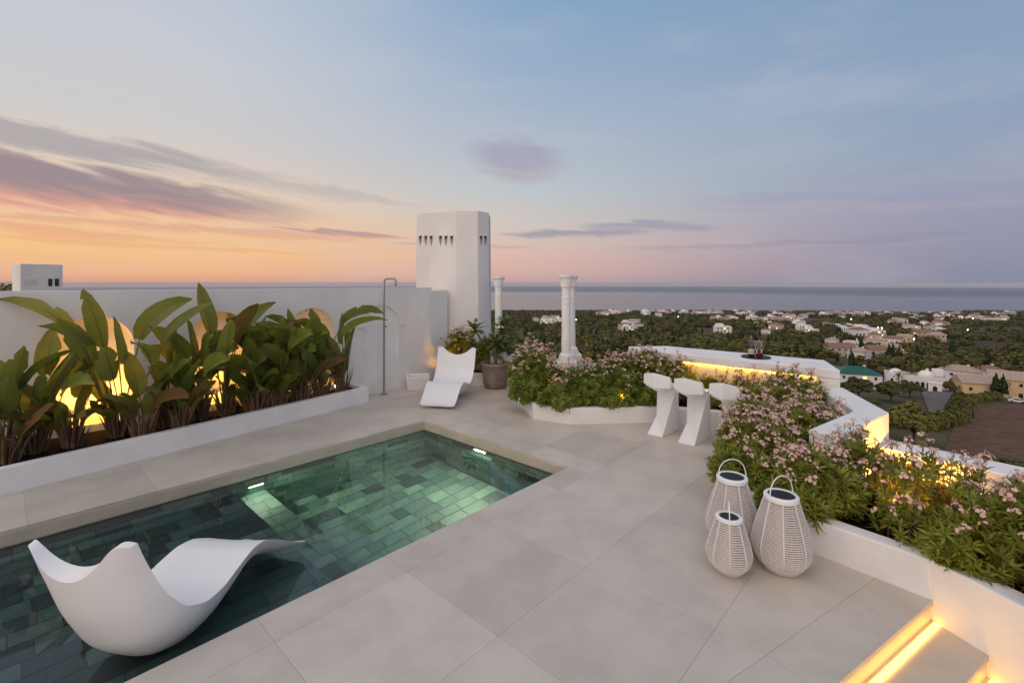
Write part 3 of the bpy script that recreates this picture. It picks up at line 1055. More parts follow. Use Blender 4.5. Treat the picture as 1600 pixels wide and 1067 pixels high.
def build_parapets():
    def soil(parent, poly, z):
        c = parent.location
        MB().prism([(x - c.x, y - c.y) for x, y in poly], -0.03, z).obj('soil', M['soil'], parent)

    r = empty('planter', (1.6, 7.1, 0))
    tag(r, 'low white angular planter of pink flowering shrubs behind the bar stools', 'planter')
    wall_run('front_wall', [(0.10, 8.25), P0, P1, P2, P3, (3.3, 6.6)], 0.12, -0.01, 0.24, M['plaster_clean'], parent=r)
    soil(r, [(0.42, 7.40), (0.88, 7.14), (2.20, 7.24), (2.98, 6.96), (3.7, 7.0), (2.8, 8.25), (1.1, 8.4), (0.25, 8.2)], 0.19)

    r = empty('planter', (2.6, 3.9, 0))
    tag(r, 'white planter of pink flowering shrubs running down beside the steps', 'planter')
    wall_run('front_wall', [Q0, Q1, S0], 0.14, -0.01, 0.262, M['plaster_clean'], parent=r)
    wall_run('stair_side_wall', [(S0[0] - 0.004, S0[1] + 0.03), (S0[0] + 0.006, S0[1] - 0.012), S1, (3.00, 2.34), (3.3, 1.3)], 0.16, -0.9, 0.262, M['plaster_clean'], parent=r)
    soil(r, [(3.22, 6.2), (2.20, 4.09), (2.92, 3.20), (3.02, 2.86), (3.4, 1.6), (4.5, 3.4), (3.85, 4.9), (4.1, 6.1)], 0.20)

    r = empty('planter', (-0.6, 9.6, 0))
    tag(r, 'low white planter at the foot of the tower behind the clay pot', 'planter')
    wall_run('front_wall', [(-1.42, 9.72), (-0.20, 9.62), (0.45, 8.62)], 0.12, -0.01, 0.25, M['plaster_clean'], parent=r)
    soil(r, [(-1.4, 9.83), (-0.15, 9.72), (0.5, 8.75), (0.9, 8.5), (-0.4, 9.85), (-0.7, 10.4), (-1.3, 10.4)], 0.19)

    wall_run('parapet', [(-0.62, 10.55), (-0.42, 9.98), (1.02, 8.62), (2.25, 8.52)], 0.3, -12, 0.60, M['plaster'],
             'white parapet wall carrying the columns', 'parapet wall')

    # bar counter: thick slab on a recessed, lit wall
    r = empty('bar_counter', (3.4, 7.6, 0))
    tag(r, 'white bar counter with a glowing light strip under its edge', 'bar counter')
    c = r.location
    top = [tn(7.52, 1.04), Vector((4.66, 7.06, 0)), Vector((2.80, 8.66, 0)), Vector((2.10, 8.56, 0)), Vector((2.16, 8.20, 0)), tn(7.52, 3.35)]
    MB().prism([(p.x - c.x, p.y - c.y) for p in top], 0.825, 0.95).obj('counter_top', M['plaster_clean'], r, bevel=0.012)
    w = [tn(7.68, 1.30), Vector((4.5, 6.98, 0)), Vector((2.85, 8.4, 0)), tn(7.68, 3.25)]
    MB().prism([(p.x - c.x, p.y - c.y) for p in w], -12, 0.824).obj('counter_wall', M['plaster_clean'], r)
    w = [tn(7.523, 1.043), tn(7.523, 1.299), Vector((4.5, 6.96, 0)), Vector((4.62, 7.02, 0))]
    MB().prism([(p.x - c.x, p.y - c.y) for p in w], -12, 0.8235).obj('end_pier', M['plaster_clean'], r)
    q = [tn(7.655, 1.31), tn(7.675, 1.31), tn(7.675, 3.2), tn(7.655, 3.2)]
    MB().prism([(p.x - c.x, p.y - c.y) for p in q], 0.805, 0.822).obj('light_strip', M['led_bar'], r)

    # outer parapets to the right, stepping down
    o = MB().prism([(4.355, 6.235), (4.01, 5.04), (3.245, 4.48), (2.93, 4.25), (2.785, 4.45), (3.69, 5.11), (4.02, 6.2), (4.1, 6.235)], -12, 0.725).obj('parapet', M['plaster_clean'], bevel=0.015)
    tag(o, 'angled white parapet with a pier reaching in between the flower beds', 'parapet wall')
    o = wall_run('parapet', [(4.035 - 0.287, 5.06 - 0.233), (4.65 - 0.287, 4.30 - 0.233), (5.6 - 0.287, 3.13 - 0.233)], 0.37, -12, 0.43, M['plaster_clean'],
                 'low white parapet running out beside the steps above the brown field', 'parapet wall', bevel=0.015)


build_parapets()


def build_column(x, y, zb, label, group='white columns on the parapet'):
    r = empty('column', (x, y, 0))
    tag(r, label, 'column', group)
    MB().prism([(-0.17, -0.17), (0.17, -0.17), (0.17, 0.17), (-0.17, 0.17)], 0.0, zb).obj('pedestal', M['stone_col'], r, bevel=0.008)
    MB().lathe([(0.135, zb + 0.001), (0.135, zb + 0.05), (0.12, zb + 0.06), (0.122, zb + 0.09), (0.10, zb + 0.11), (0.092, zb + 0.13)], 28).obj('base', M['stone_col'], r, True)
    h = 2.23 - zb
    zc = 2.23 - 0.20
    pr = [(0.080, zb + 0.131), (0.079, zb + 0.35), (0.082, zb + 0.352), (0.082, zb + 0.37), (0.077, zb + 0.372),
          (0.075, zc - 0.28), (0.079, zc - 0.275), (0.079, zc - 0.255), (0.075, zc - 0.25), (0.075, zc - 0.20), (0.079, zc - 0.195), (0.079, zc - 0.17), (0.075, zc - 0.165), (0.074, zc - 0.001)]
    MB().lathe(pr, 28).obj('shaft', M['stone_col'], r, True)
    cp = MB()
    seg = 40
    prof = [(0.092, zc), (0.096, zc + 0.02), (0.100, zc + 0.10), (0.108, zc + 0.14), (0.120, zc + 0.155), (0.128, zc + 0.17), (0.128, zc + 0.20)]
    vs, fs = [], []
    for i, (rr, z) in enumerate(prof):
        for k in range(seg):
            a = 2 * math.pi * k / seg
            q = rr * (0.95 if (k % 2 and 0 < i < 4) else 1.0)
            vs.append((q * math.cos(a), q * math.sin(a), z))
    for i in range(len(prof) - 1):
        for k in range(seg):
            k2 = (k + 1) % seg
            fs.append((i * seg + k, i * seg + k2, (i + 1) * seg + k2, (i + 1) * seg + k))
    fs.append(tuple(reversed(range(seg))))
    fs.append(tuple(range((len(prof) - 1) * seg, len(prof) * seg)))
    cp.add(vs, fs).obj('capital', M['stone_col'], r)
    return r


build_column(0.915, 8.0, 0.79, 'white column in front of its twin, rising from the pink shrubs')
build_column(1.075, 8.62, 0.82, 'white column standing close behind its twin among the shrubs')
build_column(-0.28, 9.92, 0.70, 'single white column beside the frangipani')


# ------------------------------------------------------------------ loungers
def lounger_mesh():
    top = np.array([(-.01, .93), (.06, .71), (.16, .48), (.29, .315), (.44, .245), (.60, .25), (.75, .30), (.88, .335), (1.0, .325), (1.13, .26), (1.27, .165), (1.40, .09), (1.47, .065)])
    bot = np.array([(-.06, .935), (-.03, .70), (.03, .43), (.12, .20), (.25, .055), (.42, .0), (.60, .015), (.75, .085), (.88, .165), (1.0, .19), (1.13, .15), (1.27, .085), (1.40, .045), (1.475, .045)])
    def param(P):
        k = np.linspace(0, 1, len(P))
        kk = np.linspace(0, 1, 200)
        # smooth resample
        out = np.stack([np.interp(kk, k, P[:, i]) for i in range(2)], -1)
        for _ in range(14):
            out[1:-1] = (out[:-2] + 2 * out[1:-1] + out[2:]) / 4
        return kk, out
    kt, T = param(top)
    kb, B = param(bot)
    ev = lambda kk, P, p: np.array([np.interp(p, kk, P[:, 0]), np.interp(p, kk, P[:, 1])])
    N, J = 48, 28
    V, Fs = [], []
    def width(p):
        return np.interp(p, [0, .15, .35, .55, .75, 1], [.375, .375, .36, .335, .31, .295])
    grids = []
    for kind in (0, 1):
        g = []
        for i in range(N + 1):
            row = []
            for j in range(J + 1):
                w = math.sin((-1 + 2 * j / J) * math.pi / 2)
                c = max(0.0, 1 - w * w)
                rnd = max(0.0, (abs(w) - 0.70) / 0.30) ** 2.2
                p0, p1 = 0.095 * c ** 0.85 + 0.050 * rnd - 0.010, 1 - 0.050 * c - 0.02 * rnd
                p = max(0.0, p0) + (p1 - max(0.0, p0)) * i / N
                wd = width(p)
                back = max(0, 1 - p / 0.42)
                qt, qb = ev(kt, T, p), ev(kb, B, p)
                y = w * wd
                if kind == 0:
                    x, z = qt
                    z += 0.012 * w * w
                else:
                    # the outside is rounded: it curves up to meet the rim
                    bl = abs(w) ** 3.2 * np.interp(p, [0, .1, .85, 1], [.3, .93, .93, .5])
                    x = qb[0] * (1 - bl) + qt[0] * bl
                    z = qb[1] * (1 - bl) + (qt[1] + 0.012 * w * w) * bl
                    y *= 1 - 0.03 * abs(w)
                x += 0.06 * (w * w) * back                      # the back wraps forward at its sides
                row.append(len(V))
                V.append((x, y, z))
            g.append(row)
        grids.append(g)
    a, b = grids
    for i in range(N):
        for j in range(J):
            Fs.append((a[i][j], a[i + 1][j], a[i + 1][j + 1], a[i][j + 1]))
            Fs.append((b[i][j], b[i][j + 1], b[i + 1][j + 1], b[i + 1][j]))
        Fs.append((a[i][0], b[i][0], b[i + 1][0], a[i + 1][0]))
        Fs.append((a[i][J], a[i + 1][J], b[i + 1][J], b[i][J]))
    for j in range(J):
        Fs.append((a[0][j], a[0][j + 1], b[0][j + 1], b[0][j]))
        Fs.append((a[N][j], b[N][j], b[N][j + 1], a[N][j + 1]))
    m = MB()
    m.add(V, Fs)
    me = m.mesh('lounger_shell', M['plastic'], True)
    return me


def build_loungers():
    me = lounger_mesh()
    def one(label, loc, rz, tilt, cat='lounger'):
        e = put('lounger', me)
        tag(e, label, cat, 'white moulded loungers')
        e.location = loc
        e.rotation_mode = 'ZYX'
        e.rotation_euler = (0, tilt, rz)
        m = e.modifiers.new('bevel', 'BEVEL')
        m.width = 0.014
        m.segments = 3
        m.limit_method = 'ANGLE'
        m.angle_limit = R(50)
        return e
    # x of the mesh runs from the head to the foot
    one('white moulded lounger standing in the shallow pool water', Vector((-2.30, 2.55, SHELF_Z + 0.045)), R(77), R(-6.2))
    one('white moulded lounger on the terrace floor beside the shower', Vector((-1.08, 9.30, 0.0)), R(-96.5), R(1.2))


build_loungers()


# ------------------------------------------------------------------ shower, basin
def build_shower():
    p = px(600, 616)
    r = empty('shower', p)
    tag(r, 'slim steel outdoor shower pole with a hooked top', 'shower')
    MB().lathe([(0.075, 0), (0.075, 0.012), (0.03, 0.018)], 24).obj('base_plate', M['steel'], r, True)
    H = 2.18
    pts = [(0, 0, 0.018), (0, 0, H - 0.06)]
    d = Vector((0.94, 0.0, 0))
    for k in range(1, 7):
        a = math.pi / 2 * k / 6
        pts.append((0.06 * (1 - math.cos(a)), 0, H - 0.06 + 0.06 * math.sin(a)))
    pts.append((0.17, 0, H))
    for k in range(1, 7):
        a = math.pi / 2 * k / 6
        pts.append((0.17 + 0.05 * math.sin(a), 0, H - 0.05 * (1 - math.cos(a))))
    pts.append((0.22, 0, H - 0.12))
    MB().tube(pts, 0.02, 12).obj('pole', M['steel'], r, True)
    MB().tube([(0.02, -0.01, 1.28), (0.055, -0.01, 1.28)], 0.012, 10).obj('valve', M['black'], r, True)
    MB().lathe([(0.022, H - 0.135), (0.024, H - 0.118)], 14, (0.22, 0, 0)).obj('spray_head', M['black'], r, True)

    b = px(651, 609)
    r = empty('stone_basin', (b.x, b.y + 0.12, 0), R(12))
    tag(r, 'small square white stone basin against the wall', 'basin')
    m = MB()
    o, i_ = 0.23, 0.18
    prof = [(0.20, 0.0), (0.23, 0.26), (0.185, 0.26), (0.165, 0.10)]
    sq = [(-1, -1), (1, -1), (1, 1), (-1, 1)]
    vs = [(sx * q, sy * q, z) for q, z in prof for sx, sy in sq]
    fs = [(3, 2, 1, 0), (12, 13, 14, 15)]
    for i in range(3):
        fs += [(i * 4 + k, i * 4 + (k + 1) % 4, i * 4 + 4 + (k + 1) % 4, i * 4 + 4 + k) for k in range(4)]
    m.add(vs, fs).obj('bowl', M['plaster'], r, bevel=0.012)


build_shower()


# ------------------------------------------------------------------ bar stools
def hull(points):
    bm = bmesh.new()
    for p in points:
        bm.verts.new(p)
    bmesh.ops.convex_hull(bm, input=bm.verts)
    bmesh.ops.dissolve_limit(bm, angle_limit=R(4), verts=bm.verts, edges=bm.edges)
    bm.normal_update()
    me = bpy.data.meshes.new('hull')
    bm.to_mesh(me)
    bm.free()
    me.materials.append(M['plastic'])
    return me


def build_stools():
    ped = MB()
    v = [(-.25, .11, 0), (-.25, -.11, 0), (.25, -.14, 0), (.25, .14, 0),          # 0 RL 1 RR 2 FR 3 FL  (y = left)
         (.03, .105, .20),                                                        # 4 ankle, rear left
         (.07, .115, .625), (.17, -.135, .625), (.225, -.135, .625), (.225, .12, .625)]  # 5 RL' 6 RR' 7 FR' 8 FL'
    f = [(3, 2, 1, 0), (5, 6, 7, 8), (0, 1, 4), (4, 1, 6, 5), (1, 2, 7, 6), (2, 3, 8, 7), (3, 0, 4), (3, 4, 5, 8)]
    ped.add(v, f)
    pm = ped.mesh('pedestal', M['plastic'])
    seat = hull([(-.19, .18, .665), (-.17, -.18, .66), (-.20, 0, .605), (.235, .14, .655), (.235, -.145, .655), (.235, .12, .622), (.235, -.125, .622), (.02, .12, .606), (.02, -.12, .606)])
    back = hull([(-.20, .19, .69), (-.262, .0, .648), (-.15, -.19, .652), (-.205, .18, .825), (-.252, .015, .862), (-.145, -.165, .812),
                 (-.10, .19, .70), (-.07, -.19, .672), (-.10, .17, .80), (-.07, -.15, .79)])
    labels = ['white faceted bar stool farthest from the lanterns, by the angular planter',
              'white faceted bar stool standing between the two others',
              'white faceted bar stool half hidden by the pink flowers']
    cs = [Vector((2.13, 6.70, 0)), Vector((2.435, 6.352, 0)), Vector((2.78, 6.06, 0))]
    for c, lb, rot in zip(cs, labels, (0, 0, 0.03)):
        e = empty('bar_stool', c, TB + rot)
        tag(e, lb, 'bar stool', 'bar stools at the counter')
        put('pedestal', pm, e, 0.006)
        put('seat', seat, e, 0.006)
        put('backrest', back, e, 0.006)


build_stools()


# ------------------------------------------------------------------ lanterns
def build_lanterns():
    prof = [(0.060, 0.0), (0.40, 0.0), (0.62, 0.05), (0.80, 0.115), (0.93, 0.20), (0.99, 0.27), (1.0, 0.33), (0.965, 0.42), (0.87, 0.56), (0.74, 0.72), (0.62, 0.86), (0.54, 0.955)]
    hs = [p[1] for p in prof[1:]]
    rs = [p[0] for p in prof[1:]]
    rad = lambda h: float(np.interp(h, hs, rs))
    # shared ring mesh of unit radius
    def ring_mesh(thick):
        m = MB()
        n = 36
        vs, fs = [], []
        for k in range(n):
            a = 2 * math.pi * k / n
            for j in range(4):
                b = math.pi / 2 * j + math.pi / 4
                q = 1 + thick * math.cos(b)
                vs.append((q * math.cos(a), q * math.sin(a), 0.0042 * math.sin(b) * 1.35))
        for k in range(n):
            k2 = (k + 1) % n
            for j in range(4):
                j2 = (j + 1) % 4
                fs.append((k * 4 + j, k2 * 4 + j, k2 * 4 + j2, k * 4 + j2))
        m.add(vs, fs)
        return m.mesh('ring', M['rattan'], True)
    rm = ring_mesh(0.030)

    def lantern(c, Rm, H, label, rot):
        e = empty('lantern', c, rot)
        tag(e, label, 'lantern', 'white woven solar lanterns')
        # solid foot
        MB().lathe([(Rm * 0.55, 0), (Rm * 0.60, 0.006), (Rm * 0.80, H * 0.105), (Rm * 0.84, H * 0.135), (Rm * 0.80, H * 0.14)], 36).obj('foot', M['rattan'], e, True)
        nr = int(H * 0.75 / 0.0135)
        for k in range(nr):
            h = 0.16 + (0.935 - 0.16) * k / (nr - 1)
            o = put('ring', rm, e)
            o.location = (0, 0, h * H)
            q = rad(h) * Rm
            o.scale = (q, q, 1)
        for k in range(8):
            a = 2 * math.pi * k / 8
            pts = [((rad(h) * Rm + 0.002) * math.cos(a), (rad(h) * Rm + 0.002) * math.sin(a), h * H) for h in np.linspace(0.12, 0.95, 16)]
            MB().tube(pts, 0.0062, 5).obj('rib', M['rattan'], e, True)
        rt = rad(0.955) * Rm + 0.006
        MB().lathe([(rt - 0.004, H * 0.93), (rt + 0.004, H * 0.94), (rt + 0.005, H * 0.985), (rt - 0.003, H), (rt - 0.020, H), (rt - 0.022, H - 0.008)], 36).obj('rim', M['plastic'], e, True)
        MB().lathe([(rt - 0.022, H - 0.012), (rt - 0.022, H - 0.006)], 32).obj('solar_panel', M['solar'], e)
        # frosted tube inside
        MB().lathe([(0.045, H * 0.14), (0.045, H * 0.92)], 16).obj('inner_tube', M['rattan'], e, True)
        hh = 0.115 * (H / 0.55)
        pts = [(rt * math.cos(t), 0, H * 0.965 + (hh * 1.35) * math.sin(t) ** 0.8) for t in np.linspace(0.0, math.pi, 15)]
        MB().tube(pts, 0.0042, 6).obj('handle', M['plastic'], e, True)
    lantern(Vector((1.985, 3.49, 0)), 0.198, 0.545, 'tall white woven lantern standing nearest the flower planter wall', R(20))
    lantern(Vector((1.775, 3.82, 0)), 0.198, 0.545, 'tall white woven lantern behind the small one', R(0))
    lantern(Vector((1.585, 3.46, 0)), 0.152, 0.40, 'small white woven lantern with its handle seen edge on', R(68))


build_lanterns()


# ------------------------------------------------------------------ tray with drinks on the counter
def build_tray():
    z = 0.951
    p = px(1181, 558.5, z)
    zt = z + 0.012
    g = material('clear_glass', (1, 1, 1), 0.02, trans=1.0)
    bot = material('dark_bottle_glass', (0.012, 0.018, 0.010), 0.12, coat=0.4)
    lab = material('bottle_label', (0.55, 0.47, 0.30), 0.6, (0.45, 0.37, 0.22), 30)
    foil = material('bottle_foil', (0.20, 0.18, 0.17), 0.35, metal=0.6)
    straw = material('red_fruit', (0.26, 0.018, 0.015), 0.35, (0.16, 0.01, 0.01), 40)
    bowl = material('dark_red_bowl', (0.10, 0.02, 0.018), 0.3)
    e = put('tray', MB().lathe([(0.19, 0), (0.203, 0.004), (0.207, 0.018), (0.203, 0.018), (0.198, 0.009), (0.0, 0.009)], 40, cap=False).mesh('tray', M['solar'], True))
    e.location = p
    tag(e, 'round dark tray on the bar counter', 'tray')
    q = Vector((p.x - 0.055, p.y + 0.03, zt - 0.002))
    b = empty('wine_bottle', q)
    tag(b, 'dark champagne bottle on the round tray', 'bottle')
    MB().lathe([(0.040, 0), (0.044, 0.006), (0.044, 0.15), (0.040, 0.18), (0.024, 0.225), (0.0165, 0.25), (0.0155, 0.275)], 24).obj('glass_body', bot, b, True)
    MB().lathe([(0.0175, 0.235), (0.0165, 0.275), (0.018, 0.285), (0.018, 0.305), (0.014, 0.315)], 20).obj('foil', foil, b, True)
    MB().lathe([(0.0446, 0.04), (0.0446, 0.125)], 24, cap=False).obj('paper_label', lab, b, True)
    for i, (dx, dy) in enumerate(((0.048, 0.07), (0.092, 0.01))):
        o = put('champagne_flute', MB().lathe([(0.034, 0.0), (0.033, 0.004), (0.006, 0.010), (0.005, 0.085), (0.012, 0.10), (0.026, 0.135), (0.032, 0.22), (0.0305, 0.22), (0.0245, 0.137), (0.010, 0.104), (0.0, 0.102)], 20, cap=False).mesh('flute', g, True))
        o.location = (p.x + dx, p.y + dy, zt - 0.0025)
        tag(o, ['clear champagne flute standing behind the other on the tray', 'clear champagne flute at the front of the pair on the tray'][i], 'glass', 'champagne flutes')
    b = empty('fruit_bowl', (p.x + 0.005, p.y - 0.095, zt - 0.002))
    tag(b, 'small red bowl heaped with strawberries on the tray', 'bowl')
    MB().lathe([(0.030, 0), (0.050, 0.03), (0.056, 0.055), (0.052, 0.055), (0.044, 0.03), (0.0, 0.02)], 20, cap=False).obj('bowl', bowl, b, True)
    rd = random.Random(3)
    for k in range(9):
        a, r_ = rd.random() * 6.28, rd.random() * 0.032
        MB().lathe([(0.001, -0.013), (0.009, -0.007), (0.0125, 0.002), (0.010, 0.010), (0.002, 0.014)], 8, (r_ * math.cos(a), r_ * math.sin(a), 0.058 + rd.random() * 0.016)).obj('strawberry', straw, b, True)


build_tray()


# ------------------------------------------------------------------ bird-of-paradise plants
def paradise_leaf(rd, base, azim, length, lean, droop, blade, wid, twist, parent, dry=False):
    """one leaf: petiole and broad blade as one mesh"""
    hd = Vector((math.cos(azim), math.sin(azim), 0))
    N = 18
    pts, ang = [Vector(base)], lean
    step = length / N
    nb = int(N * (1 - blade))
    for i in range(N):
        if i >= nb:
            ang += droop / (N - nb)
        else:
            ang += 0.12 / N
        pts.append(pts[-1] + (hd * math.sin(ang) + Vector((0, 0, math.cos(ang)))) * step)
    m = MB()
    m.tube(pts[:nb + 1], [0.013 - 0.006 * i / nb for i in range(nb + 1)], 5, 0, False)
    side0 = hd.cross(Vector((0, 0, 1))).normalized()
    K = N - nb
    rows = []
    vs, fs = [], []
    fold = rd.uniform(0.15, 0.55)
    torn = rd.random() < 0.6
    for i in range(K + 1):
        s = i / K
        p = pts[nb + i]
        d = (pts[min(nb + i + 1, N)] - pts[nb + i - 1]).normalized()
        side = Matrix.Rotation(twist, 3, d) @ side0
        side = (side - d * side.dot(d)).normalized()
        up = side.cross(d)
        w = wid * max(0.02, math.sin(math.pi * min(1, 0.05 + 0.945 * s) ** 0.85)) ** 0.62
        wav = 0.012 * math.sin(7 * s + rd.random())
        row = []
        for q in (-1, -0.55, 0, 0.55, 1):
            jit = rd.uniform(-0.01, 0.01) if abs(q) == 1 and torn else 0
            vs.append(p + side * (q * w * math.cos(fold * abs(q))) + up * (abs(q) * w * math.sin(fold) + wav * abs(q)) + d * (jit * 3 - abs(q) * w * 0.12))
            row.append(len(vs) - 1)
        rows.append(row)
    rip = {rd.randrange(3, K - 1): rd.choice((0, 1)) for _ in range(rd.randrange(1, 4))} if torn else {}
    for i in range(K):
        for j in range(4):
            a, b, c, d_ = rows[i][j], rows[i][j + 1], rows[i + 1][j + 1], rows[i + 1][j]
            if i in rip and ((rip[i] == 0 and j == 0) or (rip[i] == 1 and j == 3)):
                # a tear running in from the margin
                if j == 0:
                    fs.append((b, c, d_))
                else:
                    fs.append((a, b, d_) if rd.random() < 0.5 else (a, c, d_))
                continue
            fs.append((a, b, c, d_))
    m.add(vs, fs, 1)
    # raised midrib on the blade
    m.tube([p + Vector((0, 0, -0.002)) for p in pts[nb:N]], [0.0065 - 0.005 * i / K for i in range(K)], 4, 0, False)
    return m.obj('leaf', [M['stalk'], M['stelitz_dry'] if dry else M['stelitz']], parent, True)


def build_paradise():
    # base pixel on the soil, height of the tallest tip (pixel row), number of leaves
    spots = [(8, 722, 540, 10), (54, 706, 506, 9), (112, 697, 545, 5), (184, 681, 450, 11), (257, 667, 505, 9), (312, 655, 495, 9), (352, 648, 440, 11),
             (394, 641, 495, 11), (432, 634, 492, 12), (468, 627, 480, 15), (503, 620, 478, 16), (537, 614, 486, 17), (416, 648, 560, 7), (452, 642, 545, 8), (490, 634, 540, 8), (284, 668, 540, 6), (222, 682, 545, 5)]
    where = ['at the left end of the planter', 'beside the first lit niche', 'short and in front of the first lit niche', 'with one tall upright leaf right of the first niche',
             'between two niches', 'left of the second niche', 'with a young leaf rising above the wall', 'right of the second niche', 'in the dense middle of the planter row',
             'in front of the third niche', 'beside the bare spotlight', 'at the shower end of the planter',
             'low at the kerb in front of the second niche', 'low at the kerb in the middle of the row', 'low at the kerb in front of the third niche', 'low at the kerb left of the second niche', 'low at the kerb right of the first niche']
    for k, (u, v, vt, nl) in enumerate(spots):
        rd = random.Random(100 + k)
        p = px(u, v, 0.205)
        n = p.x * DN.x + p.y * DN.y
        n_lo, n_hi = 6.88 + 0.1416 * (p.x * DB.x + p.y * DB.y) + 0.26, 7.86
        p = p + DN * (min(max(n, n_lo), n_hi) - n)
        e = empty('bird_of_paradise_plant', p)
        tag(e, 'big-leaved green bird of paradise plant ' + where[k], 'plant', 'bird of paradise plants in the long planter')
        H = EYE - (vt - EV) / F * p.y - 0.205
        for i in range(nl):
            tall = 1.0 if i == 0 else rd.uniform(0.45, 0.9)
            # leaves lean along the wall and out over the pool, rarely into the wall
            az = TB + rd.choice((0, math.pi)) + rd.uniform(-0.55, 0.55)
            if rd.random() < 0.35:
                az = TB - math.pi / 2 + rd.uniform(-0.7, 0.7)
            lean = rd.uniform(0.02, 0.12) if i < 2 else rd.uniform(0.10, 0.55)
            droop = rd.uniform(0.05, 0.30) if i < 2 else rd.uniform(0.3, 1.5)
            bl = 0.42
            zmax, zz, ang = 0.0, 0.0, lean
            for q in range(18):
                ang += droop / 7.6 if q >= 10 else 0.12 / 18
                zz += math.cos(ang) / 18
                zmax = max(zmax, zz)
            L = H * tall / zmax
            if k in (10, 11, 14) and math.cos(az - TB) > -0.2:
                if k == 11 and i % 3:
                    lean, droop = rd.uniform(0.02, 0.12), rd.uniform(0.1, 0.45)
                else:
                    az = TB + math.pi + rd.uniform(-0.5, 0.5)
            # face the blade roughly to the pool
            tw = rd.uniform(-0.5, 0.5) + math.copysign(rd.uniform(0.5, 1.2), rd.random() - 0.5)
            bl = min(0.58, max(0.34, 0.55 / L * rd.uniform(0.8, 1.1)))
            paradise_leaf(rd, (rd.uniform(-.05, .05), rd.uniform(-.05, .05), -0.02), az, L, lean, droop, bl, rd.uniform(0.095, 0.14), tw, e, dry=(i > 3 and rd.random() < 0.10))
        for i in range(rd.choice((3, 4, 5))):
            # small low leaves and old dry ones
            az = TB - math.pi / 2 + rd.uniform(-1.4, 1.4 if k not in (9, 10, 11, 14) else -0.2)
            paradise_leaf(rd, (rd.uniform(-.06, .06), rd.uniform(-.06, .06), -0.02), az, rd.uniform(0.5, 0.8), rd.uniform(0.2, 0.5), rd.uniform(0.5, 1.5), 0.45, rd.uniform(0.05, 0.085), rd.uniform(-1, 1), e, dry=rd.random() < 0.45)
        # dry sheaths round the foot
        m = MB()
        for i in range(44):
            a = rd.random() * 2 * math.pi
            r0, h = rd.uniform(0.02, 0.10), rd.uniform(0.14, 0.5)
            ln = rd.uniform(0.05, 0.42)
            b = Vector((r0 * math.cos(a), r0 * math.sin(a), -0.02))
            q = [b, b + Vector((math.cos(a) * ln * h * 0.5, math.sin(a) * ln * h * 0.5, h * 0.55)), b + Vector((math.cos(a) * ln * h * 1.1, math.sin(a) * ln * h * 1.1, h))]
            m.tube(q, [rd.uniform(0.012, 0.02), 0.011, 0.003], 4)
        m.obj('dry_sheath', M['fibre'], e, True)


build_paradise()


# ------------------------------------------------------------------ flowering shrubs
def whorl_template(k, rd):
    """k narrow leaves round the z axis; returns verts, faces"""
    V, Fc = [], []
    for i in range(k):
        a = 2 * math.pi * i / k + rd.uniform(-0.3, 0.3)
        inc = rd.uniform(0.55, 1.25)          # from the axis
        L, w = rd.uniform(0.75, 1.1), rd.uniform(0.085, 0.12)
        d = np.array([math.cos(a) * math.sin(inc), math.sin(a) * math.sin(inc), math.cos(inc)])
        s = np.array([-math.sin(a), math.cos(a), 0])
        n = np.cross(s, d)
        b = len(V)
        off = rd.uniform(-0.35, 0.05)
        o = np.array([0, 0, off])
        V += [o, o + d * L * 0.45 + s * w - n * 0.03, o + d * L * 0.5 + n * -0.015 - n * 0.02, o + d * L * 0.45 - s * w - n * 0.03, o + d * L - np.array([0, 0, 0.10 * L])]
        Fc += [(b, b + 2, b + 1), (b, b + 3, b + 2), (b + 1, b + 2, b + 4), (b + 2, b + 3, b + 4)]
    return np.array(V), np.array(Fc)


_rdw = random.Random(5)
WHORLS = [whorl_template(k, _rdw) for k in (9, 10, 11, 12, 10, 9)]


def frames(dirs):
    """rotation matrices taking z to dirs"""
    z = dirs / np.linalg.norm(dirs, axis=1, keepdims=True)
    h = np.where(np.abs(z[:, 2:3]) < 0.95, np.array([[0, 0, 1.0]]), np.array([[1.0, 0, 0]]))
    x = np.cross(h, z)
    x /= np.linalg.norm(x, axis=1, keepdims=True)
    y = np.cross(z, x)
    return np.stack([x, y, z], -1)


def scatter(templates, pos, dirs, scale, spin, r):
    V, Fc, base = [], [], 0
    fr = frames(dirs)
    ca, sa = np.cos(spin), np.sin(spin)
    sp = np.zeros((len(pos), 3, 3))
    sp[:, 0, 0], sp[:, 0, 1], sp[:, 1, 0], sp[:, 1, 1], sp[:, 2, 2] = ca, -sa, sa, ca, 1
    rot = fr @ sp
    pick = r.integers(0, len(templates), len(pos))
    for ti, (tv, tf) in enumerate(templates):
        idx = np.where(pick == ti)[0]
        if not len(idx):
            continue
        w = np.einsum('nij,vj->nvi', rot[idx], tv) * scale[idx, None, None] + pos[idx, None, :]
        V.append(w.reshape(-1, 3))
        f = tf[None] + (np.arange(len(idx)) * len(tv))[:, None, None] + base
        Fc.append(f.reshape(-1, tf.shape[1]))
        base += len(idx) * len(tv)
    return np.concatenate(V), np.concatenate(Fc)


